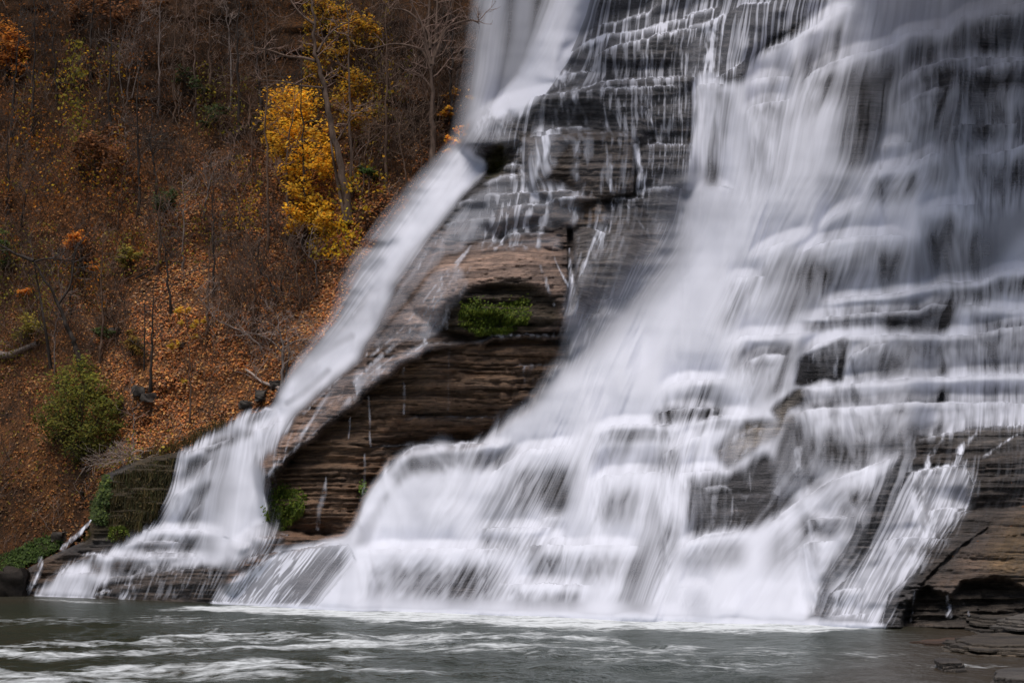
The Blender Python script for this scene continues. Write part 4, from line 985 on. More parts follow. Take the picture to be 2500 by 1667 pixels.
def tree(name, label, path, r0, bark='brown', limbs=8, reach=2.6, start=.35, leaves=None, nl=0, ls=.2, group=None, seed=None, stems=(), depth=2, up=.16, spread=.5, cat='tree', top=True, kids=4, droop=0., big=(), lean=0.0):
    """path: trunk outline from base to top as surveyed points; grows limbs, twigs and leaves"""
    rng = random.Random(seed if seed is not None else int(path[0][0] * 7 + path[0][1]))
    bu, bv = path[0]
    db = float(Dh(bu, bv)); d = db - .35
    ps = [P(u, v, d - lean * i) for i, (u, v) in enumerate(path)]
    base = P(bu, bv, db)
    root = link(name, None, None, label=label, cat=cat, group=group); root.location = base
    tk = MB(); cr = MB(); tips = []
    n = max(8, 4 * len(path))
    tr = smooth_path(ps, n); tr[0] = base + np.array([0, -.1, -.3])
    tr[1:-1] += np.array([[rng.gauss(0, .05), rng.gauss(0, .08), 0] for _ in range(n - 2)])
    rr = r0 * (1 - .8 * np.linspace(0, 1, n) ** .9); rr[0] *= 1.5; rr[1] *= 1.08
    tk.tube(tr, rr, 7, BARK[bark])
    L = np.linalg.norm(np.diff(tr, axis=0), axis=1).sum()
    for s in stems:                              # extra stems share the same foot or fork
        q = smooth_path([P(u, v, d + rng.uniform(-.3, .5)) for u, v in s], 4 * len(s))
        w = r0 * .62 * (1 - .75 * np.linspace(0, 1, len(q)))
        tk.tube(q, w, 6, BARK[bark])
        for _ in range(max(2, limbs // 2)):
            i = rng.randrange(len(q) // 3, len(q) - 1); a = rng.uniform(0, 2 * math.pi)
            grow(cr, tips, q[i], (math.cos(a), math.sin(a) * .7, rng.uniform(.1, .9)), reach * rng.uniform(.5, 1.), max(w[i] * .5, .02), depth - 1, TWIG[bark], rng, up, .4, kids, droop)
    for s, w in big:                             # surveyed main branches
        q = smooth_path([P(u, v, d + (k * .25)) for k, (u, v) in enumerate(s)], 4 * len(s))
        tk.tube(q, w * (1 - .7 * np.linspace(0, 1, len(q))), 5, BARK[bark])
        for _ in range(7):
            i = rng.randrange(len(q) // 4, len(q)); a = rng.uniform(0, 2 * math.pi)
            grow(cr, tips, q[i], (math.cos(a), math.sin(a) * .5, rng.uniform(-.2, .9)), reach * rng.uniform(.35, .7), .035, 1, TWIG[bark], rng, up, .45, kids, droop)
    for k in range(limbs):
        t = start + (1 - start) * (k + rng.random()) / limbs
        i = min(int(t * (n - 1)), n - 2); f = t * (n - 1) - i
        b = tr[i] * (1 - f) + tr[i + 1] * f; w = rr[i]
        a = rng.uniform(0, 2 * math.pi); e = rng.uniform(.1, .9) * (1 - spread) + rng.uniform(.0, .5)
        grow(cr, tips, b, (math.cos(a), math.sin(a) * .75, e), reach * (1.15 - .55 * t) * rng.uniform(.6, 1.15), max(w * rng.uniform(.3, .5), .022), depth, TWIG[bark], rng, up, .38, kids, droop)
    if top:
        dd = tr[-1] - tr[-2]
        grow(cr, tips, tr[-1], dd, reach * .6, max(rr[-1], .025), depth, TWIG[bark], rng, up, .3, kids, droop)
    o = tk.build('trunk', M['bark'], root); c = cr.build('crown', M['bark'], root)
    lv = None
    if leaves is not None and nl and tips:
        lb = MB(); T = np.array(tips)
        c0 = T[RNG.integers(0, len(T), nl)] + RNG.normal(size=(nl, 3)) * (.22, .22, .18)
        lb.leaves(c0, RNG.uniform(.7, 1.3, nl) * ls, pick(leaves, nl), droop=.5)
        lv = lb.build('foliage', M['leaf'], root, smooth=False)
    for x in (o, c, lv):
        if x is not None: x.matrix_parent_inverse = root.matrix_world.inverted() if False else x.matrix_parent_inverse; x.location = -np.array(base)
    return root

def crown_fill(root, blobs, n, ls, pal, flat=.6):
    """layered sprays of leaves round surveyed clump centres (u, v, radius px, weight)"""
    base = np.array(root.location); lb = MB()
    W = np.array([b[2] ** 2 for b in blobs], float); W /= W.sum()
    for (u, v, r, tone), w in zip(blobs, W):
        d = float(Dh(u, v + r * 1.2)) - 1.2 + R.uniform(-.8, .8); c = P(u, v, d); rm = r / F * d
        k = max(10, int(n * w)); ns = max(6, k // 11)
        sub = RNG.normal(size=(ns, 3)); sub /= np.linalg.norm(sub, axis=1)[:, None]; sub *= rm * RNG.uniform(.15, 1., (ns, 1)) ** .5
        pts = sub[(ns * RNG.uniform(size=k) ** 1.5).astype(int)] * RNG.uniform(.7, 1.25, (k, 1)) + RNG.normal(size=(k, 3)) * (rm * .24, rm * .22, rm * .13)
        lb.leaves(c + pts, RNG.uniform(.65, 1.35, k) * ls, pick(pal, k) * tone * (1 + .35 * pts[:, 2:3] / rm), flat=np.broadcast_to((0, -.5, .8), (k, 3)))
    o = lb.build('foliage', M['leaf'], root, smooth=False); o.location = -base
    return o

def crown_gone(root):
    for c in list(root.children):
        if c.name.startswith('foliage'): pass

# --- the bright yellow maple, the landmark of the slope
t = tree('maple_tree', 'bright golden yellow maple glowing in the middle of the slope', [(706,566),(703,500),(700,430),(704,350),(716,270)], .14, 'warm', 9, 2.2, .3, seed=4)
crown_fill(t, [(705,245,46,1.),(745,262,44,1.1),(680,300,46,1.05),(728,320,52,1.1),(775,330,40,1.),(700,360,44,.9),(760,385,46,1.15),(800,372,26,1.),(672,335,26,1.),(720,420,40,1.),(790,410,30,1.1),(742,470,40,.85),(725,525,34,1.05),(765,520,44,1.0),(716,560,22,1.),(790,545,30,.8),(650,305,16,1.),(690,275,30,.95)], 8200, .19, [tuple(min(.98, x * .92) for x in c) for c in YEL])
t = tree('maple_tree', 'tall tree with thin yellow leaves behind the forked bare tree', [(858,470),(856,380),(854,250),(850,108),(845,-20)], .13, 'warm', 10, 2.6, .2, seed=5)
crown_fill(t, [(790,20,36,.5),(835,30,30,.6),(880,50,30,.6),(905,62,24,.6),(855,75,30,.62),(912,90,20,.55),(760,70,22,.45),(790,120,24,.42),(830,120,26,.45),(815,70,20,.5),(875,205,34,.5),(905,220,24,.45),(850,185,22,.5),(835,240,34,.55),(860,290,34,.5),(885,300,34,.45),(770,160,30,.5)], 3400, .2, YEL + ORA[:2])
t = tree('maple_tree', 'orange leaved tree cut by the top left edge', [(30,330),(34,240),(40,160),(46,60)], .13, 'dark', 7, 2.4, .3, seed=6)
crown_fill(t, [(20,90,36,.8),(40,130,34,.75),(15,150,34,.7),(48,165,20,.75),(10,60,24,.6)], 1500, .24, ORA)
t = tree('sapling', 'orange leaved sapling leaning over the top of the left stream', [(1092,425),(1108,370),(1130,320),(1150,280),(1168,230)], .05, 'brown', 8, 1.3, .2, depth=1, seed=7)
crown_fill(t, [(1098,372,14,1.1),(1110,350,20,1.1),(1125,330,18,1.05),(1138,308,14,1.),(1092,268,14,.8),(1150,238,12,.8),(1100,235,16,.6),(1112,222,10,.8),(1086,285,16,.7)], 700, .24, YEL + ORA[:2])

# --- forked giants near the top centre
tree('bare_tree', 'tall bare tree with a reddish trunk forking into a fan of limbs', [(1058,446),(1057,400),(1056,300),(1055,200),(1054,140)], .30, 'warm', 3, 3.0, .7, seed=8,
     big=[([(1054,160),(1040,110),(1046,50),(1050,-30)], .17), ([(1056,160),(1064,100),(1066,40),(1070,-30)], .17), ([(1058,150),(1085,80),(1110,60),(1150,50),(1170,58)], .12), ([(1052,170),(1035,130),(1010,115),(960,108),(910,120)], .12), ([(1050,120),(1045,80),(1010,40),(985,25),(950,22)], .12), ([(1056,110),(1076,90),(1098,30),(1110,-20)], .10), ([(1052,150),(1030,60),(1000,0)], .1), ([(1056,220),(1030,185),(1000,175)], .05)])
tree('bare_tree', 'big leaning bare tree whose trunk passes right of the golden maple', [(852,532),(838,440),(824,362),(806,289),(792,217),(777,155),(767,108),(770,47),(752,-20)], .27, 'warm', 5, 2.8, .45, seed=9,
     big=[([(770,150),(740,142),(700,138),(660,124),(620,118)], .11), ([(775,130),(795,95),(820,70),(850,55)], .09), ([(790,215),(740,210),(690,200),(640,196)], .07), ([(768,60),(740,40),(715,10),(700,-20)], .09), ([(820,350),(850,300),(870,260)], .06)], stems=[[(846,545),(832,480),(820,420),(812,378),(806,330)]])
tree('bare_tree', 'dark forked bare tree on the slope above the golden maple', [(640,275),(636,230),(630,180),(622,120),(618,40)], .15, 'dark', 8, 2.6, .3, seed=10)
# --- row of slim trunks at the top middle
SL_ = [("slim bare trunk with a pale top, left of the dark gap", [(388,270),(389,200),(388,90),(392,-10)], .11, 'grey', 21), ("thin straight bare tree at the left side of the dark gap", [(425,290),(424,200),(426,100),(430,-10)], .09, 'brown', 22),
       ("slender bare tree growing inside the dark gap of the wood", [(450,185),(449,120),(452,50),(450,-15)], .10, 'brown', 23), ("straight light trunk in front of the dark gap, beside green shrubs", [(477,275),(476,200),(477,100),(478,10)], .10, 'warm', 24),
       ("bare trunk just right of the dark gap at the top", [(514,240),(511,150),(512,60),(512,-20)], .12, 'brown', 25)]
for lab, p, r, b, sd in SL_:
    tree('bare_tree', lab, p, r, b, 9, 2.3, .35, seed=sd, group='slim trunks by the dark gap')
# --- the left part of the wood
t = tree('sapling', 'slender sapling with scattered drooping yellow green leaves, upper left', [(192,430),(196,360),(198,290),(195,210),(190,140)], .07, 'dark', 12, 2.2, .15, leaves=OLIV, nl=330, ls=.25, seed=31, depth=1)
t = tree('oak_tree', 'rust leaved tree reaching past the top edge at the left', [(222,190),(220,120),(224,50),(230,-30)], .12, 'dark', 9, 2.8, .3, seed=32)
crown_fill(t, [(200,10,34,.9),(250,20,40,.9),(290,35,30,.9),(315,50,24,.85),(330,15,26,.85),(180,40,24,.7),(380,8,26,.6)], 1700, .24, RUST)
t = tree('oak_tree', 'low rust leaved tree in the left middle of the slope', [(232,445),(234,400),(240,350),(250,315)], .09, 'dark', 9, 2., .2, seed=33)
crown_fill(t, [(215,345,34,.9),(262,320,26,.9),(250,360,36,.95),(285,370,28,.9),(285,400,26,.7),(190,365,22,.7),(315,430,24,.7),(270,430,24,.6)], 1500, .22, RUST)
tree('bare_tree', 'crooked bare tree with wide twisting boughs left of centre', [(382,478),(380,430),(372,380),(366,345),(372,300)], .10, 'dark', 10, 2.6, .25, seed=34, big=[([(372,375),(400,362),(440,370),(470,380)], .05), ([(368,350),(350,335),(330,340)], .045)])
tree('bare_tree', 'small pale forked tree on the open leafy slope', [(500,530),(505,490),(513,445),(520,420),(540,395)], .075, 'grey', 9, 1.9, .3, seed=35, stems=[[(510,455),(500,425),(495,400)]])
t = tree('sapling', 'thin bare sapling standing on the left under rust leaves', [(312,420),(309,385),(306,340),(304,300)], .05, 'grey', 8, 1.6, .3, seed=36, depth=1)
t = tree('bare_tree', 'old dark leaning tree with a heavy curved trunk at the left edge', [(200,892),(190,860),(178,830),(163,796),(145,752),(123,702),(98,665),(83,637)], .22, 'dark', 4, 2.6, .4, seed=37,
     big=[([(83,637),(60,628),(36,619),(14,605),(-30,592)], .14), ([(83,640),(110,632),(150,634),(180,640),(205,660)], .07), ([(140,745),(170,700),(180,640),(190,590)], .09)], stems=[[(124,900),(118,850),(108,785),(94,702),(84,644)]])
tree('sapling', 'thin grey stem beside the dark leaning tree at the left', [(136,905),(134,850),(140,780),(148,720),(140,650)], .06, 'grey', 10, 2.0, .25, seed=38, depth=1, wig_=None) if False else tree('sapling', 'thin grey stem beside the dark leaning tree at the left', [(136,905),(134,850),(140,780),(148,720),(140,650)], .06, 'grey', 10, 2.0, .25, seed=38)
tree('bare_tree', 'straight dark trunk right of the old leaning tree', [(172,770),(174,700),(178,640),(188,570)], .09, 'dark', 8, 2.2, .35, seed=39)
tree('bare_tree', 'brown trunk with a flared foot in the middle of the slope', [(386,663),(388,610),(389,550),(391,480)], .15, 'brown', 8, 2.6, .35, seed=40)
tree('bare_tree', 'slim straight tree right of the trunk with a flared foot', [(447,652),(448,590),(449,520),(446,450)], .08, 'grey', 8, 2.2, .4, seed=41)
tree('bare_tree', 'short dark double trunk above the green bush', [(368,945),(370,870),(372,790),(374,720)], .11, 'dark', 8, 2.0, .3, seed=42, stems=[[(352,905),(353,830),(354,740)]])
tree('bare_tree', 'slim tree standing alone on the orange litter, centre of slope', [(506,805),(508,740),(511,670),(514,600)], .11, 'brown', 8, 2.4, .35, seed=43)
t = tree('sapling', 'young sapling with a few bright yellow leaves on the orange litter', [(465,1030),(464,960),(462,890),(461,820),(452,760)], .065, 'brown', 7, 1.6, .35, seed=44, depth=1)
crown_fill(t, [(440,765,14,1.2),(455,755,12,1.2),(443,785,9,1.1),(470,790,14,1.),(500,783,9,1.),(475,820,9,1.),(420,842,14,1.),(436,838,8,1.1),(452,927,10,.9)], 300, .2, [(.62,.36,.03),(.55,.32,.03),(.6,.42,.06)])
tree('bare_tree', 'thin dark tree with fine twigs below the golden maple', [(618,800),(619,740),(621,690),(612,620),(600,560)], .09, 'brown', 11, 2.6, .3, seed=45)
tree('bare_tree', 'crooked bare tree with bent stems left of the spray', [(676,730),(668,705),(650,678),(636,662),(630,620),(640,560)], .085, 'dark', 8, 2.2, .35, seed=46, stems=[[(690,720),(686,690),(700,650),(704,610)],[(622,795),(630,760),(640,700)]])
tree('bare_tree', 'small bent bare tree close beside the spray of the left stream', [(776,690),(768,640),(755,625),(760,570)], .06, 'grey', 8, 1.8, .3, seed=47)
tree('bare_tree', 'tangled drooping bare tree on the bank beside the left stream', [(690,952),(688,900),(690,850),(684,810),(676,775)], .12, 'grey', 12, 2.4, .25, seed=48, droop=.7, up=-.12, kids=5, stems=[[(696,950),(700,900),(706,860),(700,820)]], big=[([(690,860),(660,830),(620,815),(580,820)], .05), ([(692,850),(730,830),(752,850)], .045)])
tree('bare_tree', 'slanting thin tree leaning left over the orange litter', [(640,850),(600,815),(560,795),(520,770),(470,700)], .06, 'grey', 9, 2.0, .2, seed=49)
tree('sapling', 'slender sapling standing right of the round green bush', [(329,1098),(326,1040),(322,990),(320,935)], .05, 'grey', 6, 1.2, .4, seed=50, depth=1)
tree('bare_tree', 'bare tree with many thin stems right of the golden maple', [(885,470),(890,400),(900,330),(925,270)], .07, 'brown', 9, 2., .2, seed=51, stems=[[(900,480),(905,420),(935,360),(977,305)],[(875,465),(860,400),(868,330)]])
tree('bare_tree', 'twiggy bare tree against the dark shale left of the forked giant', [(995,460),(985,400),(975,340),(960,270),(950,190)], .06, 'brown', 10, 2.2, .15, seed=52)
tree('bare_tree', 'pale arching sapling between the forked giant and the plunge', [(1022,450),(1030,390),(1026,330),(1034,270)], .05, 'brown', 9, 2., .15, seed=53)
tree('bare_tree', 'dark bare tree at the top left in front of shale', [(140,250),(136,180),(128,100),(120,10)], .11, 'dark', 9, 2.6, .3, seed=54)
tree('bare_tree', 'grey bare tree with upswept boughs, top centre of the wood', [(560,260),(566,180),(560,90),(548,0)], .10, 'grey', 11, 2.8, .2, seed=55)
tree('bare_tree', 'many stemmed bare tree sweeping up to the top, left of centre', [(310,250),(318,180),(325,110),(345,40)], .08, 'grey', 10, 2.6, .15, seed=56, stems=[[(322,240),(340,160),(365,80),(400,20)],[(300,240),(290,160),(300,90)]])
tree('bare_tree', 'small bare tree above the crooked twisting one', [(285,560),(290,500),(300,450),(310,410)], .06, 'brown', 9, 2., .25, seed=57)
tree('bare_tree', 'thin reddish twiggy tree left of the golden maple', [(585,560),(582,500),(575,430),(572,360)], .06, 'warm', 12, 2.2, .2, seed=58)
tree('bare_tree', 'low dark bare tree at the left edge in the middle of the slope', [(48,560),(60,500),(76,440),(120,400)], .09, 'dark', 8, 2.4, .25, seed=59, big=[([(150,478),(120,440),(80,410),(50,360)], .05)])

# --- more trunks of the wood, each told apart by where it stands
for lab, p, r, b, sd in [
    ('dark trunk rising through the rust leaves at the top left corner', [(78,330),(80,230),(84,120),(82,-20)], .13, 'dark', 71),
    ('straight dark trunk left of the many stemmed tree', [(270,330),(268,230),(272,110),(268,-20)], .13, 'dark', 72),
    ('dark trunk between the dark gap and the dark forked tree', [(586,330),(584,240),(580,120),(584,-20)], .14, 'dark', 73),
    ('tall thin trunk just left of the golden maple crown', [(655,600),(654,480),(650,340),(648,160),(650,20)], .11, 'brown', 74),
    ('dark trunk behind the right side of the golden maple', [(742,600),(744,480),(738,340),(735,180)], .12, 'dark', 75),
    ('tall brown trunk between the thin yellow tree and the forked giant', [(945,455),(942,360),(946,220),(940,40)], .12, 'brown', 76),
    ('dark trunk close to the left of the plunge', [(1105,290),(1100,200),(1104,90),(1098,-20)], .12, 'dark', 77),
    ('dark trunk rising behind the crooked twisting tree', [(338,520),(340,420),(334,300),(338,180)], .12, 'dark', 78),
    ('slim dark trunk right of the slim straight tree in mid slope', [(520,720),(522,640),(518,540),(522,430)], .1, 'dark', 79),
    ('brown trunk on the left slope above the round bush', [(246,880),(250,800),(246,700),(252,590)], .11, 'brown', 80),
    ('dark slanting trunk over the litter above the yellow leaved sapling', [(420,760),(412,690),(400,610),(384,520)], .1, 'dark', 81),
    ('thin dark trunk at the left edge beneath the orange leaved tree', [(20,520),(22,440),(18,360),(24,280)], .1, 'dark', 82),
    ('slender trunk above the fallen dark trunk on the slope', [(612,420),(614,350),(608,270),(606,200)], .09, 'brown', 83),
    ('thin leaning trunk in the brown litter left of the spray', [(735,745),(728,690),(722,640),(712,580)], .08, 'brown', 84)]:
    tree('bare_tree', lab, p, r, b, 9, 2.4, .4, seed=sd)

# --- fallen wood
def log(label, pts, r, bark, cat='fallen log'):
    d = [float(Dh(u, v)) - .35 for u, v in pts]
    q = smooth_path([P(u, v, dd) for (u, v), dd in zip(pts, d)], 10)
    mb = MB(); mb.tube(q, r * np.linspace(1, .55, len(q)) * (1 + .1 * RNG.normal(size=len(q))), 7, BARK[bark])
    tips = []
    rng = random.Random(int(pts[0][0]))
    for _ in range(4): grow(mb, tips, q[rng.randrange(3, 9)], (rng.uniform(-1, 1), -.4, rng.uniform(.2, 1)), 1.2, .03, 1, TWIG[bark], rng)
    mb.build('fallen_log', M['bark'], label=label, cat=cat)
log('grey fallen branch lying at the foot of the tangled bank tree', [(684,948),(660,940),(636,930),(618,914),(600,902)], .11, 'pale')
log('dark fallen trunk on the slope left of the golden maple', [(565,334),(590,318),(612,306),(634,300)], .22, 'dark')
log('thick pale log lying at the left edge above the green bush', [(-20,862),(20,868),(50,855),(92,838)], .32, 'grey')
log('thin broken limb lying across the orange litter', [(330,680),(360,665),(400,640),(445,642)], .07, 'dark')

# --- scrub that no one could count
def build_scrub():
    mb = MB(); rng = random.Random(77)
    zones = [(HILL, 520, 1.0), ([(-20,-20),(700,-20),(640,420),(560,640),(-20,640)], 800, 1.25), ([(880,60),(1180,60),(1050,440),(880,480)], 330, 1.1), ([(560,420),(800,560),(760,760),(640,900),(480,820)], 360, .85), ([(-20,640),(300,640),(330,900),(-20,900)], 330, 1.)]
    for poly, n, s in zones:
        u, v = scatter(n * 2, poly); k = inpoly(HILL, u, v); u, v = u[k][:n], v[k][:n]
        for a, b in zip(u, v):
            d = float(Dh(a, b)); base = P(a, b, d + .1)
            m = rng.randrange(1, 4); L = rng.uniform(.8, 2.6) * s
            g = rng.choice(['brown', 'grey', 'brown', 'warm', 'dark', 'pale'])
            c = np.array(TWIG[g]) * (rng.uniform(.28, .72) if b < 700 else rng.uniform(.4, .85)) * np.array([1.06, .96, .88])
            for _ in range(m):
                grow(mb, [], base + np.array([rng.gauss(0, .2), 0, 0]), (rng.gauss(0, .55), rng.gauss(-.15, .3), 1), L, rng.uniform(.012, .026), 1, c, rng, .1, .4, 5)
    mb.build('brushwood', M['bark'], label='tangle of bare grey brown scrub twigs across the slope', cat='brushwood', kind='stuff')
build_scrub()

def build_dead_leaves():
    """leaves still hanging in the scrub: brown haze with yellow and green specks"""
    mb = MB()
    for poly, n, pal, s, tone in [
        ([(-20,-20),(380,-20),(380,640),(-20,640)], 5200, RUST + ORA[3:], .18, .7), ([(380,-20),(760,-20),(700,420),(380,640)], 2600, RUST, .15, .5),
        ([(40,100),(300,100),(320,460),(0,480)], 1100, OLIV + YEL[3:], .2, .75), ([(-20,540),(140,540),(140,780),(-20,780)], 900, OLIV, .18, .7), ([(560,380),(640,380),(640,560),(540,560)], 500, YEL + OLIV, .16, .6), ([(380,420),(560,420),(540,620),(380,620)], 600, RUST + OLIV, .16, .7),
        ([(480,140),(640,200),(640,320),(480,330)], 900, OLIV, .17, .7), ([(740,-20),(960,-20),(960,300),(740,300)], 2400, YEL + OLIV, .18, .5), ([(0,60),(120,60),(140,420),(-20,520)], 700, ORA + RUST, .2, .7), ([(100,260),(330,260),(360,460),(80,520)], 900, RUST + ORA, .19, .7), ([(260,470),(520,440),(520,640),(260,660)], 700, OLIV + RUST, .17, .7), ([(860,90),(1010,90),(1000,300),(880,420)], 1100, OLIV + RUST, .16, .55),
        ([(830,260),(950,260),(950,470),(840,470)], 520, YEL + OLIV, .2, .6), ([(780,420),(900,420),(880,620),(740,640)], 900, YEL + OLIV, .18, .7), ([(920,500),(820,640),(760,620),(800,520)], 300, YEL, .2, .8),
        ([(230,560),(380,560),(380,680),(230,680)], 500, OLIV + RUST, .2, .7), ([(120,640),(260,640),(260,760),(120,760)], 500, ORA + OLIV, .18, .55), ([(-20,640),(120,700),(120,900),(-20,900)], 700, OLIV, .16, .45),
        ([(-20,900),(300,900),(320,1160),(-20,1300)], 900, RUST + OLIV, .16, .6), ([(200,1060),(420,1040),(420,1110),(230,1150)], 260, OLIV, .2, .8)]:
        u, v = scatter(n * 2, poly); k = inpoly(HILL, u, v); u, v = u[k][:n], v[k][:n]
        k = RNG.uniform(size=len(u)) < .25 + 1.2 * sm(.42, .62, fbm(u / 60, v / 50, 231)); u, v = u[k], v[k]
        mb.leaves(P(u, v, Dh(u, v) - RNG.uniform(.3, 2.2, len(u))), RNG.uniform(.7, 1.3, len(u)) * s, np.minimum(.95, pick(pal, len(u)) * tone * 1.5), droop=.6)
    mb.build('withered_foliage', M['leaf'], smooth=False, label='sparse brown and yellow leaves clinging to the scrub', cat='foliage', kind='stuff')
build_dead_leaves()

# --- shrubs
def shrub(name, label, blobs, n, ls, pal, stem=(.05, .04, .03), cat='shrub', group=None, twigs=14):
    u, v = np.mean([b[0] for b in blobs]), max(b[1] + b[2] * .8 for b in blobs)
    base = P(u, v, float(Dh(u, v)))
    root = link(name, None, None, label=label, cat=cat, group=group); root.location = base
    rng = random.Random(int(u)); tw = MB()
    for k in range(twigs):
        b = rng.choice(blobs); e = P(b[0] + rng.uniform(-.9, .9) * b[2], b[1] + rng.uniform(-1.05, .5) * b[2], base[1] - rng.uniform(0, 1.6))
        m = (base + e) / 2 + np.array([rng.gauss(0, .2), 0, .3])
        tw.tube(smooth_path([base + np.array([rng.gauss(0, .2), 0, -.1]), m, e], 6), np.linspace(.035, .01, 6), 3, stem)
    o = tw.build('stem', M['bark'], root); o.location = -base
    crown_fill(root, blobs, n, ls, pal)
    return root
shrub('bush', 'large round olive green bush at the lower left', [(200,905,40,1.1),(160,940,46,1.0),(235,950,44,1.1),(190,985,56,1.05),(255,1000,44,.95),(135,1000,44,.8),(170,1050,50,.8),(235,1060,48,.8),(130,1060,34,.6),(190,1095,36,.6),(285,980,22,.8),(110,1030,26,.6),(275,1050,26,.7)], 7000, .17, [(.17,.17,.022),(.10,.115,.018),(.20,.19,.025),(.08,.095,.016),(.23,.20,.03)], twigs=40)
shrub('evergreen_shrub', 'dark green shrub among the slim trunks at the top', [(445,190,20,1.),(462,182,16,1.),(480,205,18,.9),(500,222,16,.8),(440,170,10,1.1)], 900, .16, DGRN)
shrub('evergreen_shrub', 'dull green shrub in the middle of the wood below the slim trunks', [(405,490,26,.9),(420,480,20,1.),(385,505,18,.8)], 700, .16, DGRN)
shrub('evergreen_shrub', 'faint green shrub on the slope left of the golden maple', [(520,280,22,.9),(540,268,16,.9),(500,300,14,.8)], 500, .16, DGRN)
shrub('shrub', 'small dark green fern like shrub in the left middle of the slope', [(250,812,16,1.2),(270,816,12,1.1),(236,808,10,1.2)], 420, .18, DGRN)
shrub('shrub', 'olive shrub at the foot of the old leaning tree', [(70,790,26,.9),(92,800,20,.9),(50,815,20,.7)], 800, .16, OLIV)
shrub('shrub', 'low yellowish shrub on the litter right of the double trunk', [(325,840,22,.9),(340,855,16,.9),(318,812,10,1.1)], 560, .16, [(.22,.13,.02),(.16,.11,.02),(.26,.17,.03)])
shrub('shrub', 'orange leaved shrub in the left middle of the wood', [(185,585,22,1.),(170,600,16,.9),(195,570,12,1.1),(240,660,14,.9),(225,650,10,1.)], 620, .2, ORA)
shrub('shrub', 'small orange leaved shrub at the left edge of the wood', [(60,712,14,1.),(48,718,10,.9),(76,708,9,.8)], 240, .2, ORA)
shrub('shrub', 'green leaved sprig among yellow leaves right of the leaning tree', [(898,420,12,1.3),(915,428,10,1.2),(885,414,8,1.2)], 220, .22, [(.05,.09,.02),(.07,.11,.02)])
shrub('shrub', 'yellow green shrub at the foot of the trunk with a flared foot', [(310,612,20,.9),(330,620,16,1.),(300,630,14,.8)], 500, .18, OLIV)
shrub('shrub', 'dark green ivy like shrub at the left edge', [(8,600,22,1.),(14,640,20,.9),(5,570,16,1.)], 500, .18, GRN)

# ------------------------------------------------------------------ bank plants, moss and grass on the rock
def dr(u, v):
    i = np.clip(((np.asarray(u) - us[0]) / ST).astype(int), 0, NU - 1); j = np.clip(((np.asarray(v) - vs[0]) / ST).astype(int), 0, NV - 1)
    return DR[j, i]

def patch(name, label, poly, n, length, width, pal, down=False, lean=.5, leafy=0, leaf=.1, cat='moss', off=.03, hill=False, tone=1., thin=.25):
    u, v = scatter(n * 3, poly); u, v = u[:n], v[:n]
    k = fbm(u / 22, v / 16, 251) > thin; u, v = u[k], v[k]
    d = Dh(u, v) if hill else dr(u, v)
    c = P(u, v, d - off); mb = MB()
    col = pick(pal, len(u)) * tone * np.clip(.1 + 1.7 * fbm(u / 18, v / 14, 252), .3, 1.6)[:, None]
    if length > 0: mb.blades(c, length, width, col, lean, .5, down)
    if leafy:
        k = RNG.integers(0, len(u), leafy)
        mb.leaves(c[k] - np.array([0, .12, 0]) + RNG.normal(size=(leafy, 3)) * (.1, .08, .1), RNG.uniform(.7, 1.3, leafy) * leaf, pick(pal, leafy) * tone, flat=np.broadcast_to((0, -.8, .5), (leafy, 3)))
    return mb.build(name, M['moss'], smooth=False, label=label, cat=cat)
MOSS = [(.12,.17,.018),(.08,.125,.015),(.17,.22,.025),(.05,.08,.012),(.14,.16,.02)]
MOSSD = [(.020,.030,.008),(.014,.022,.006),(.03,.042,.010)]
patch('moss_patch', 'green grassy moss hanging in the hollow under the brown dome', [(1128,738),(1160,728),(1200,742),(1255,735),(1288,722),(1298,760),(1285,790),(1230,812),(1170,815),(1140,800),(1118,780)], 8500, .24, .03, MOSS, True, .6, 900, .09)
patch('moss_patch', 'green hanging moss below the left lip of the brown rock ramp', [(655,1195),(690,1180),(735,1195),(752,1200),(742,1240),(715,1262),(690,1292),(668,1284),(650,1280),(646,1240)], 6500, .42, .035, MOSS, True, .2, 900, .10)
patch('moss_patch', 'dull yellow moss under the beak shaped ledge by the left stream', [(1188,415),(1205,398),(1228,385),(1232,402),(1214,425),(1190,436),(1172,442)], 1500, .3, .04, [(.10,.085,.015),(.07,.06,.012),(.05,.055,.012)], True, .3, thin=-1)
patch('moss_patch', 'tiny bright green tuft on the dark rock wall', [(880,1180),(892,1178),(894,1205),(882,1208)], 300, .3, .05, [(.12,.2,.02),(.09,.15,.018)], True, .4, 90, .12, thin=-1)
patch('plants', 'bright green leafy plants on the bank at the left edge of the pool', [(-30,1370),(40,1345),(90,1318),(130,1310),(152,1318),(140,1340),(95,1365),(60,1380),(25,1412),(-30,1426)], 2600, .22, .05, [(.05,.085,.014),(.035,.06,.012),(.07,.11,.018)], False, .6, 5200, .15, 'plants', .25, True)
patch('ivy', 'dark green ivy curtain hanging at the left end of the mossy bank', [(228,1180),(250,1160),(272,1165),(268,1230),(262,1280),(225,1270),(222,1225)], 1100, .3, .04, DGRN + GRN, True, .3, 2600, .15, 'ivy', .15, tone=.9)
patch('hanging_grass', 'dry brown and olive grass hanging over the undercut bank', [(258,1190),(285,1150),(340,1116),(400,1108),(436,1104),(438,1125),(418,1150),(410,1190),(388,1215),(384,1245),(352,1262),(345,1285),(310,1290),(290,1312),(268,1285),(262,1240)], 7000, .8, .035, [(.085,.06,.022),(.06,.045,.018),(.045,.05,.014),(.11,.08,.03),(.035,.035,.012)], True, .35, 500, .1, 'grass', .12)
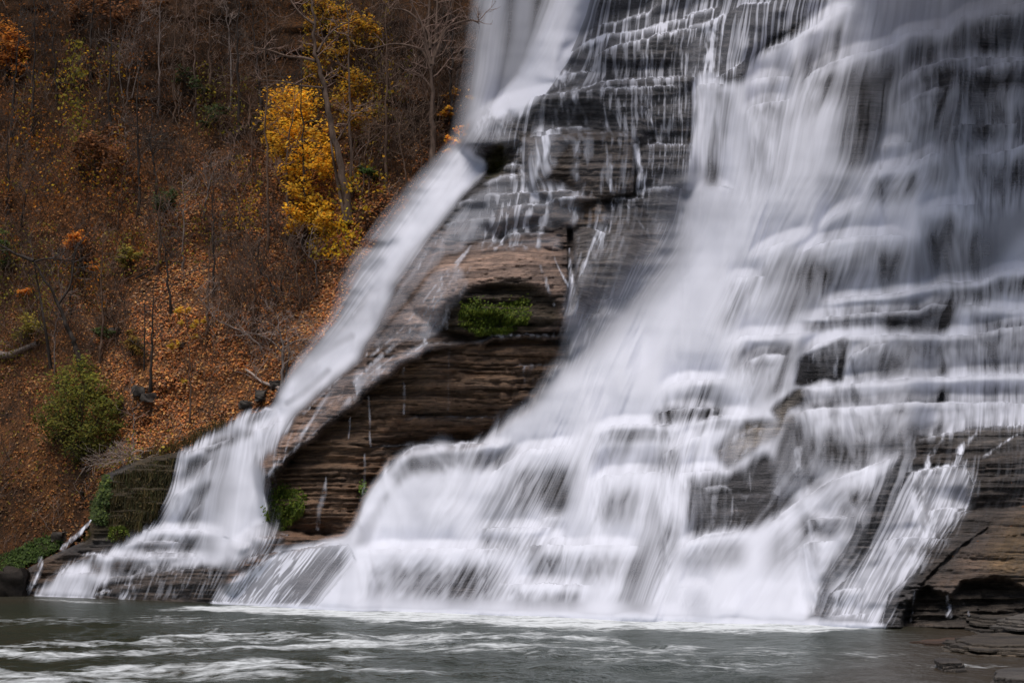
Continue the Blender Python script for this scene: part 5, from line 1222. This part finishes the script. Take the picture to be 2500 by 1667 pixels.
patch('grass_tuft', 'pale dry grass along the rim of the bank beside the stream', [(330,1112),(430,1085),(520,1040),(560,1035),(540,1062),(450,1100),(360,1126)], 1300, .55, .03, [(.19,.13,.055),(.14,.10,.04),(.09,.085,.025),(.24,.17,.08)], False, .6, 0, .1, 'grass', .2, True)
patch('moss_patch', 'low olive moss on the wet rock below the hanging grass', [(268,1295),(300,1290),(315,1306),(290,1318),(265,1318)], 1200, .3, .04, MOSS, False, .6, 300, .1, thin=-1)
patch('moss_patch', 'brownish moss beside the small trickle at the left', [(195,1310),(215,1295),(225,1310),(205,1325)], 900, .32, .04, [(.07,.055,.015),(.05,.05,.012)], False, .6, thin=-1)
# dry stems arching over the rim
def dry_stems():
    mb = MB(); rng = random.Random(5)
    for _ in range(60):
        u = rng.uniform(250, 350); v = 1128 - (u - 250) * .12 + rng.uniform(-6, 10); d = float(Dh(u, v)) - .4
        grow(mb, [], P(u, v, d), (rng.uniform(-1, .4), -.3, rng.uniform(.0, .5)), rng.uniform(.9, 2.2), .014, 1, TWIG['pale'], rng, -.15, .25, 3)
    mb.build('dry_stems', M['bark'], label='bundle of pale dry stems arching over the bank rim', cat='dry stems')
dry_stems()

# ------------------------------------------------------------------ loose stones and slabs
def stone_mesh(c, size, col, rng, layers=0, sub=3):
    """weathered block: a subdivided box pushed about, optionally bedded"""
    n = 7; g = np.linspace(-1, 1, n)
    V_, F_ = [], []
    for ax in range(3):
        for sg in (-1, 1):
            a, b = np.meshgrid(g, g); q = np.zeros((n, n, 3)); o = [k for k in range(3) if k != ax]
            q[..., ax] = sg; q[..., o[0]] = a; q[..., o[1]] = b
            i0 = len(V_) * n * n; V_.append(q.reshape(-1, 3)); idx = np.arange(n * n).reshape(n, n) + i0
            f = np.stack([idx[:-1, :-1], idx[1:, :-1], idx[1:, 1:], idx[:-1, 1:]], -1).reshape(-1, 4)
            flip = (sg > 0) != (ax == 1)
            F_.append(f[:, ::-1] if flip else f)
    v = np.concatenate(V_); r = np.linalg.norm(v, axis=1)[:, None]
    v = v * (1 - .22 * (r - 1)); s = rng.randrange(999)
    off = np.stack([fbm(v[:, 0] * 1.3 + v[:, 2] * .7 + 9, v[:, 1] * 1.3 + k * 3 - v[:, 2], s + k, 3) - .5 for k in range(3)], 1)
    v = v * (1 + off * 1.15)
    if layers: v[:, :2] *= (1 + .22 * (noise(np.round(v[:, 2] * layers) * 3.1, v[:, :1].ravel() * 0, s) - .5))[:, None]
    return v * np.array(size) + np.array(c), np.concatenate(F_)

def stone(name, label, u, v, w, h, dep, col=(.13, .12, .115), d=None, group=None, cat='boulder', layers=0, rot=0., z=None):
    rng = random.Random(int(u * 3 + v))
    d = float(Dh(u, v)) - .1 if d is None else d
    base = P(u, v, d)
    if z is not None: base = np.array([(u - CX) / F * d, d, z])
    s = d / F
    vv, ff = stone_mesh((0, 0, 0), (w * s / 2, dep / 2, h * s / 2), col, rng, layers)
    c, sn = math.cos(rot), math.sin(rot)
    vv = np.stack([vv[:, 0] * c - vv[:, 1] * sn, vv[:, 0] * sn + vv[:, 1] * c, vv[:, 2]], 1)
    mb = MB(); mb.add(vv, ff, None, col)
    o = mb.build(name, M['rockf'] if layers else M['stone'], label=label, cat=cat, group=group); o.location = base
    return o
M['rockf'] = M['rock']
for lab, u, v, w, h in [("grey boulder on the litter right of the round bush", 342, 946, 34, 24), ("dark flat boulder just right of the grey one by the bush", 366, 962, 36, 22), ("small grey stone beside the yellow leaved sapling", 445, 838, 12, 12),
                        ("grey boulder tucked under the tangled bank tree", 674, 930, 30, 22), ("flat dark stone on the bank below the tangled tree", 606, 980, 40, 20), ("stone under the fallen branch on the bank", 640, 955, 28, 20),
                        ("grey stone near the straight dark trunk on the left", 284, 802, 26, 20), ("flat stone at the edge of the bank right of the tangled tree", 640, 968, 26, 14), ("pale stone in the litter above the hanging ivy", 200, 1200, 10, 8), ("dark boulder half buried left of the hanging ivy", 150, 1300, 40, 26)]:
    stone('boulder', lab, u, v + h * .42, w, h, 1.0, (.075, .064, .056), rot=(u * .37) % 1.2 - .6)
# dark earthy banks at the water's edge, lower left
stone('rock_block', 'dark rounded rock block under the green plants at the left', 34, 1424, 84, 74, 3.0, (.03, .024, .02), d=85.0, cat='rock')
stone('rock_block', 'small pale stone at the very left edge of the pool', 4, 1434, 22, 26, .8, (.11, .09, .075), d=84.5, cat='rock')

def slab(label, outline, ztop, thick, col, steps=3, name='rock_slab'):
    """stack of thin shale plates with a ragged plan outline; outline = world (x, y)"""
    rng = random.Random(int(abs(outline[0][0]) * 50)); mb = MB()
    o = np.array(outline, float); c = o.mean(0)
    # resample the outline
    q = []
    for k in range(len(o)):
        a, b = o[k], o[(k + 1) % len(o)]
        for t in np.linspace(0, 1, 15)[:-1]: q.append(a * (1 - t) + b * t)
    q = np.array(q); n = len(q)
    hs = thick / steps
    for s in range(steps):
        sc = 1 - (.38 / steps) * s + rng.uniform(-.05, .05); off = np.array([rng.uniform(-.05, .05), .12 * s])
        jit = 1 + (fbm(np.arange(n) * .3, np.full(n, s * 3.3), 300, 2) - .5) * .34 + (noise(np.arange(n) * .9, np.full(n, s * 5.1), 305) - .5) * .10
        r = c + off + (q - c) * sc * jit[:, None]
        z0, z1 = ztop - thick + hs * s, ztop - thick + hs * (s + 1) - .004
        bev = min(.02, hs * .25)
        rings = [(r, z0), (r * 1., z1 - bev), (c + off + (r - c - off) * .985, z1), (c + off + (r - c - off) * .6, z1 + rng.uniform(-.01, .015)), (c + off + (r - c - off) * .02, z1 + .01)]
        vs_ = np.concatenate([np.c_[p, np.full(n, z) + (fbm(p[:, 0] * 2, p[:, 1] * 2, 301 + s) - .5) * .05] for p, z in rings])
        f = []
        for k in range(len(rings) - 1):
            i = np.arange(n) + k * n; j = (np.arange(n) + 1) % n + k * n
            f.append(np.stack([i, j, j + n, i + n], 1))
        mb.add(vs_, np.concatenate(f), None, np.array(col) * 1.5 * rng.uniform(.75, 1.25))
    return mb.build(name, M['rock'], smooth=False, label=label, cat='rock slab')
def W2(u, v, z=0.): 
    d = (H - z) * F / (v - VH); return ((u - CX) / F * d, d)
slab('flat slab of layered rock at the right edge above the water', [W2(2308,1512,.15), W2(2330,1520,.15), W2(2400,1536,.15), W2(2620,1548,.15), W2(2660,1500,.15), W2(2440,1495,.15), W2(2330,1503,.15)], .46, .55, (.06, .052, .044), 6)
slab('thin upper plate of rock lying at the right edge', [W2(2420,1540,.2), W2(2520,1552,.2), W2(2640,1548,.2), W2(2640,1520,.2), W2(2480,1524,.2)], .62, .3, (.085, .078, .07), 4)
slab('broad low rock plate running into the water at the lower right', [W2(2288,1578), W2(2320,1592), W2(2420,1606), W2(2660,1606), W2(2680,1562), W2(2440,1556), W2(2330,1566)], .22, .35, (.075, .062, .048), 5)
slab('grey squared block at the bottom right corner', [W2(2405,1690), W2(2470,1702), W2(2640,1700), W2(2640,1650), W2(2460,1652), W2(2420,1664)], .26, .5, (.11, .1, .09), 4, 'rock_block')
slab('small dark wedge of rock breaking the water at the lower right', [W2(2285,1628), W2(2310,1640), W2(2375,1636), W2(2360,1622), W2(2300,1618)], .16, .3, (.06, .052, .045), 4)
slab('submerged looking rusty plate behind the low rock at the right', [W2(2230,1566), W2(2300,1572), W2(2500,1570), W2(2600,1556), W2(2400,1552)], .035, .2, (.07, .04, .025), 1)

def fallen(label, spots, pal, size):
    mb = MB(); pts = []
    for u, v, z in spots:
        if z is None: pts.append(P(u, v, float(dr(u, v)) - .06))
        else: x, y = W2(u, v, z); pts.append((x, y, z + .03))
    mb.leaves(np.array(pts), size, pick(pal, len(pts)), flat=np.broadcast_to((0, -.7, .7), (len(pts), 3)))
    mb.build('fallen_leaf', M['leaf'], smooth=False, label=label, cat='fallen leaves', kind='stuff')
fallen('few orange leaves stuck to the rock shelf at the right', [(2468,1283,None),(2388,1321,None),(2327,1357,None),(2413,1289,None),(2498,1236,None),(2470,1178,None)], [(.30,.11,.03)], .13)

# ------------------------------------------------------------------ light and camera
w = bpy.data.worlds.new('World'); scene.world = w; w.use_nodes = True
nt = w.node_tree; bg = nt.nodes['Background']; sky = nt.nodes.new('ShaderNodeTexSky')
sky.sky_type = 'NISHITA'; sky.sun_disc = False
EL, AZ = math.radians(73), math.radians(-150)      # azimuth from +Y, clockwise: behind the camera, a little left
sky.sun_elevation = EL; sky.sun_rotation = AZ; sky.air_density = 1.0; sky.dust_density = 3.0; sky.ozone_density = 1.0
nt.links.new(sky.outputs[0], bg.inputs[0]); bg.inputs[1].default_value = .06
sun = bpy.data.lights.new('sun', 'SUN'); sun.energy = 2.6; sun.angle = math.radians(40); sun.color = (1., .95, .9)
so = bpy.data.objects.new('sun', sun); COL.objects.link(so)
from mathutils import Vector
so.rotation_euler = Vector((math.sin(AZ) * math.cos(EL), math.cos(AZ) * math.cos(EL), math.sin(EL))).to_track_quat('Z', 'Y').to_euler()

cam = bpy.data.cameras.new('camera'); cam.sensor_width = 36; cam.lens = 36 * F / 2500; cam.shift_y = (VH - 833.5) / 2500; cam.clip_start = .1; cam.clip_end = 2000
co = bpy.data.objects.new('camera', cam); COL.objects.link(co); co.location = (0, 0, H); co.rotation_euler = (math.pi / 2, 0, 0)
scene.camera = co
scene.view_settings.view_transform = 'Standard'; scene.view_settings.look = 'None'; scene.view_settings.exposure = 0
scene.cycles.transparent_max_bounces = 16; scene.cycles.max_bounces = 6; scene.cycles.diffuse_bounces = 3
scene.cycles.use_denoising = True
scene.cycles.use_adaptive_sampling = False
scene.cycles.sample_clamp_indirect = 4
